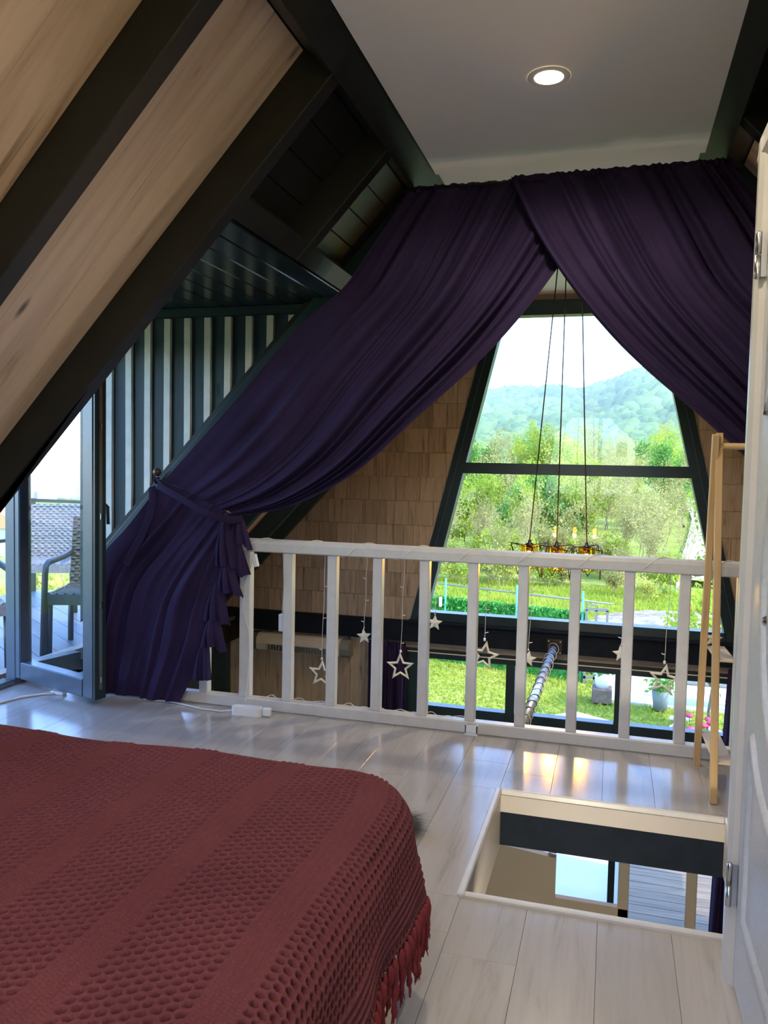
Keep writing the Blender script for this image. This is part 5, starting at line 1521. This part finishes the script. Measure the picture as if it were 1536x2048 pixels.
# neighbour house below the balcony
nh = empty('neighbour_house', (-37.4, 44.0, float(ground_z(-37.4, 44.0))), 'house with an orange tiled roof below the balcony', 'house')
mb = MB(); mb.box(-3, 3, -2.5, 2.5, 0, 1.9); mb.build('walls', MT['house_white'], nh)
mb = MB(); mb.prism([(-3.3, 1.8), (3.3, 1.8), (0, 3.0)], -2.8, 2.8); mb.build('roof', MT['orange_roof'], nh)
for k, (x, y, sc__) in enumerate(((-8.2, 9.6, .62), (-9.6, 11.8, .7), (-7.6, 11.9, .6), (-11.2, 13.0, .75), (-9.2, 14.6, .7), (-12.8, 15.5, .8), (-11.0, 17.5, .8))):
    put_tree('shrub', k % 2, x, y, sc__, '%s leafy shrub below the balcony, counted outwards from the house' % ORD[k + 1], 'shrubs below the balcony')
# power lines
for k, (za, zb) in enumerate(((-1.6, .1), (-2.0, -.35), (-4.3, -2.6), (-4.6, -3.0))):
    mb = MB(); pts = [(-55 + 40 * q, 32 + 22 * q, za - .2 + (zb - za) * q - .9 * math.sin(math.pi * q)) for q in np.linspace(0, 1, 14)]
    mb.tube(pts, .028, 5); tag(mb.build('power_line', MT['plastic_white']), ('topmost', 'second highest', 'third highest', 'lowest')[k] + ' thin pale power line crossing the valley view', 'power line', 'power lines beyond the balcony')

# ---- balcony: deck, railing, rattan chairs
bd = empty('floor_balcony', kind='structure'); tag(bd, 'blue-grey composite balcony deck')
def clip2(poly, x0, x1, y0, y1):
    return clipx(poly, [lambda X, Z: X - x0, lambda X, Z: x1 - X, lambda X, Z: Z - y0, lambda X, Z: y1 - Z])
dirv = Vector((.80, -.60)); nv_ = Vector((.60, .80))
for k in range(-40, 60):
    c = Vector((-4.4, 4.4)) + nv_ * (.148 * k)
    p = [c - dirv * 6 - nv_ * .072, c + dirv * 6 - nv_ * .072, c + dirv * 6 + nv_ * .072, c - dirv * 6 + nv_ * .072]
    q = clip2([tuple(a) for a in p], -5.75, X_D - .12, 2.0, 6.9)
    if len(q) >= 3 and area(q) > .002:
        mb = MB(); ang = math.atan2(dirv.y, dirv.x); R_ = Matrix.Rotation(ang, 4, 'Z'); Ri = R_.inverted()
        loc = [Ri @ Vector((a[0] - c.x, a[1] - c.y, 0)) for a in q]
        mb.prism([(a.x, a.y) for a in loc], -.03, 0, axis='z'); mb.build('deck_board', MT['deck'], bd, T(c.x, c.y, -.10) @ R_)
mb = MB(); mb.box(-5.75, X_D - .10, 2.0, 6.9, -.30, -.14); mb.build('frame', MT['black_wood'], bd)
for x, y in ((-5.6, 6.75), (-3.4, 6.75), (-5.6, 2.2)):
    mb = MB(); mb.box(x - .07, x + .07, y - .07, y + .07, -6.0, -.30); mb.build('support_post', MT['black_wood'], bd)
br = empty('balcony_railing', (-5.66, 4.4, -.10), 'dark thin rail fence around the balcony', 'railing')
for y in (2.1, 3.7, 5.3, 6.82):
    mb = MB(); mb.box(-.02, .02, -.02, .02, 0, .95); mb.build('post', MT['black_wood'], br, T(0, y - 4.4, 0))
for z in (.55, .93):
    mb = MB(); mb.box(-.014, .014, 2.05 - 4.4, 6.85 - 4.4, z - .016, z + .016); mb.build('rail', MT['black_wood'], br)
    mb = MB(); mb.box(0, 2.3, 6.82 - 4.4 - .014, 6.82 - 4.4 + .014, z - .016, z + .016); mb.build('rail', MT['black_wood'], br)
def weave(fn, nu, nv, cell_u, cell_v, amp):
    u = np.linspace(0, 1, nu)[:, None]; v = np.linspace(0, 1, nv)[None, :]
    P = fn(u, v); P = np.stack(np.broadcast_arrays(*P), -1)
    du = np.gradient(P, axis=0); dv = np.gradient(P, axis=1); n = np.cross(du, dv); n /= np.maximum(np.linalg.norm(n, axis=-1, keepdims=True), 1e-9)
    row = np.floor(v * cell_v)
    h = amp * np.sin(2 * np.pi * (u * cell_u + .5 * np.mod(row, 2))) * np.ones_like(v) - amp * .9 * (np.abs(np.mod(v * cell_v, 1) - .5) > .36)
    P = P + n * h[..., None]
    return np_mesh('weave', P.reshape(-1, 3), grid_faces(nu, nv), True)
def rattan_chair(loc, rz, label, mat):
    t = empty('rattan_chair', loc, label, 'chair', 'rattan armchairs on the balcony', rz=rz)
    # local: faces -y, width x
    link_mesh('backrest', weave(lambda u, v: (-.25 + .5 * u, .22 + .10 * v + .05 * np.cos((u - .5) * 3), .42 + .50 * v), 90, 120, 9, 22, .006), t, mat)
    link_mesh('backrest_rear', weave(lambda u, v: (.25 - .5 * u, .25 + .10 * v + .05 * np.cos((u - .5) * 3), .42 + .50 * v), 60, 90, 9, 22, .006), t, mat)
    link_mesh('seat', weave(lambda u, v: (-.26 + .52 * u, -.25 + .50 * v, .43 - .02 * np.sin(np.pi * v) + 0 * u), 90, 90, 9, 18, .006), t, mat)
    mb = MB(); mb.box(-.26, .26, -.26, -.245, .35, .425); mb.box(-.265, -.25, -.25, .24, .35, .42); mb.box(.25, .265, -.25, .24, .35, .42); mb.box(-.25, .25, .24, .255, .35, .43); mb.build('apron', mat, t)
    for x in (-.245, .245):
        for y in (-.235, .235):
            mb = MB(); mb.tube([(x, y, 0), (x * .98, y * .97, .40)], .021, 8); mb.build('leg', MT['rattan_dark'], t)
        mb = MB(); mb.tube([(x * 1.12, -.27, .0), (x * 1.08, -.25, .56), (x * 1.08, -.235, .615), (x * 1.08, -.19, .635), (x * 1.08, .15, .64), (x * 1.02, .27, .66)], .022, 8); mb.build('arm', MT['rattan_dark'], t)
rattan_chair((-4.90, 6.12, -.10), .45, 'grey woven rattan armchair facing the balcony door', MT['rattan'])
rattan_chair((-3.56, 4.93, -.10), .35, 'dark rattan armchair seen behind the door frame', MT['rattan_dark'])
rattan_chair((-4.02, 4.16, -.10), .9, 'pale sunlit rattan chair at the left picture edge', MT['rattan_pale'])

# ---- haze lying in front of the hills and over the valley
m = bpy.data.materials.new('valley_haze'); m.use_nodes = True; nt = m.node_tree; nt.nodes.clear()
vs = nt.nodes.new('ShaderNodeVolumeScatter'); vs.inputs['Color'].default_value = (1.0, .96, .84, 1); vs.inputs['Density'].default_value = .0014; vs.inputs['Anisotropy'].default_value = .2
om = nt.nodes.new('ShaderNodeOutputMaterial'); nt.links.new(vs.outputs[0], om.inputs['Volume'])
mb = MB(); mb.box(-150, 330, 95, 1000, -40, 85)
tag(mb.build('haze', m), 'thin bluish spring haze before the wooded hills', 'haze', kind='stuff')
m2 = m.copy(); m2.name = 'thin_valley_haze'; m2.node_tree.nodes['Volume Scatter'].inputs['Density'].default_value = .0007
mb = MB(); mb.box(-1100, -150.5, 95, 1000, -40, 60)
tag(mb.build('haze', m2), 'very thin haze over the valley town seen from the balcony', 'haze', kind='stuff')
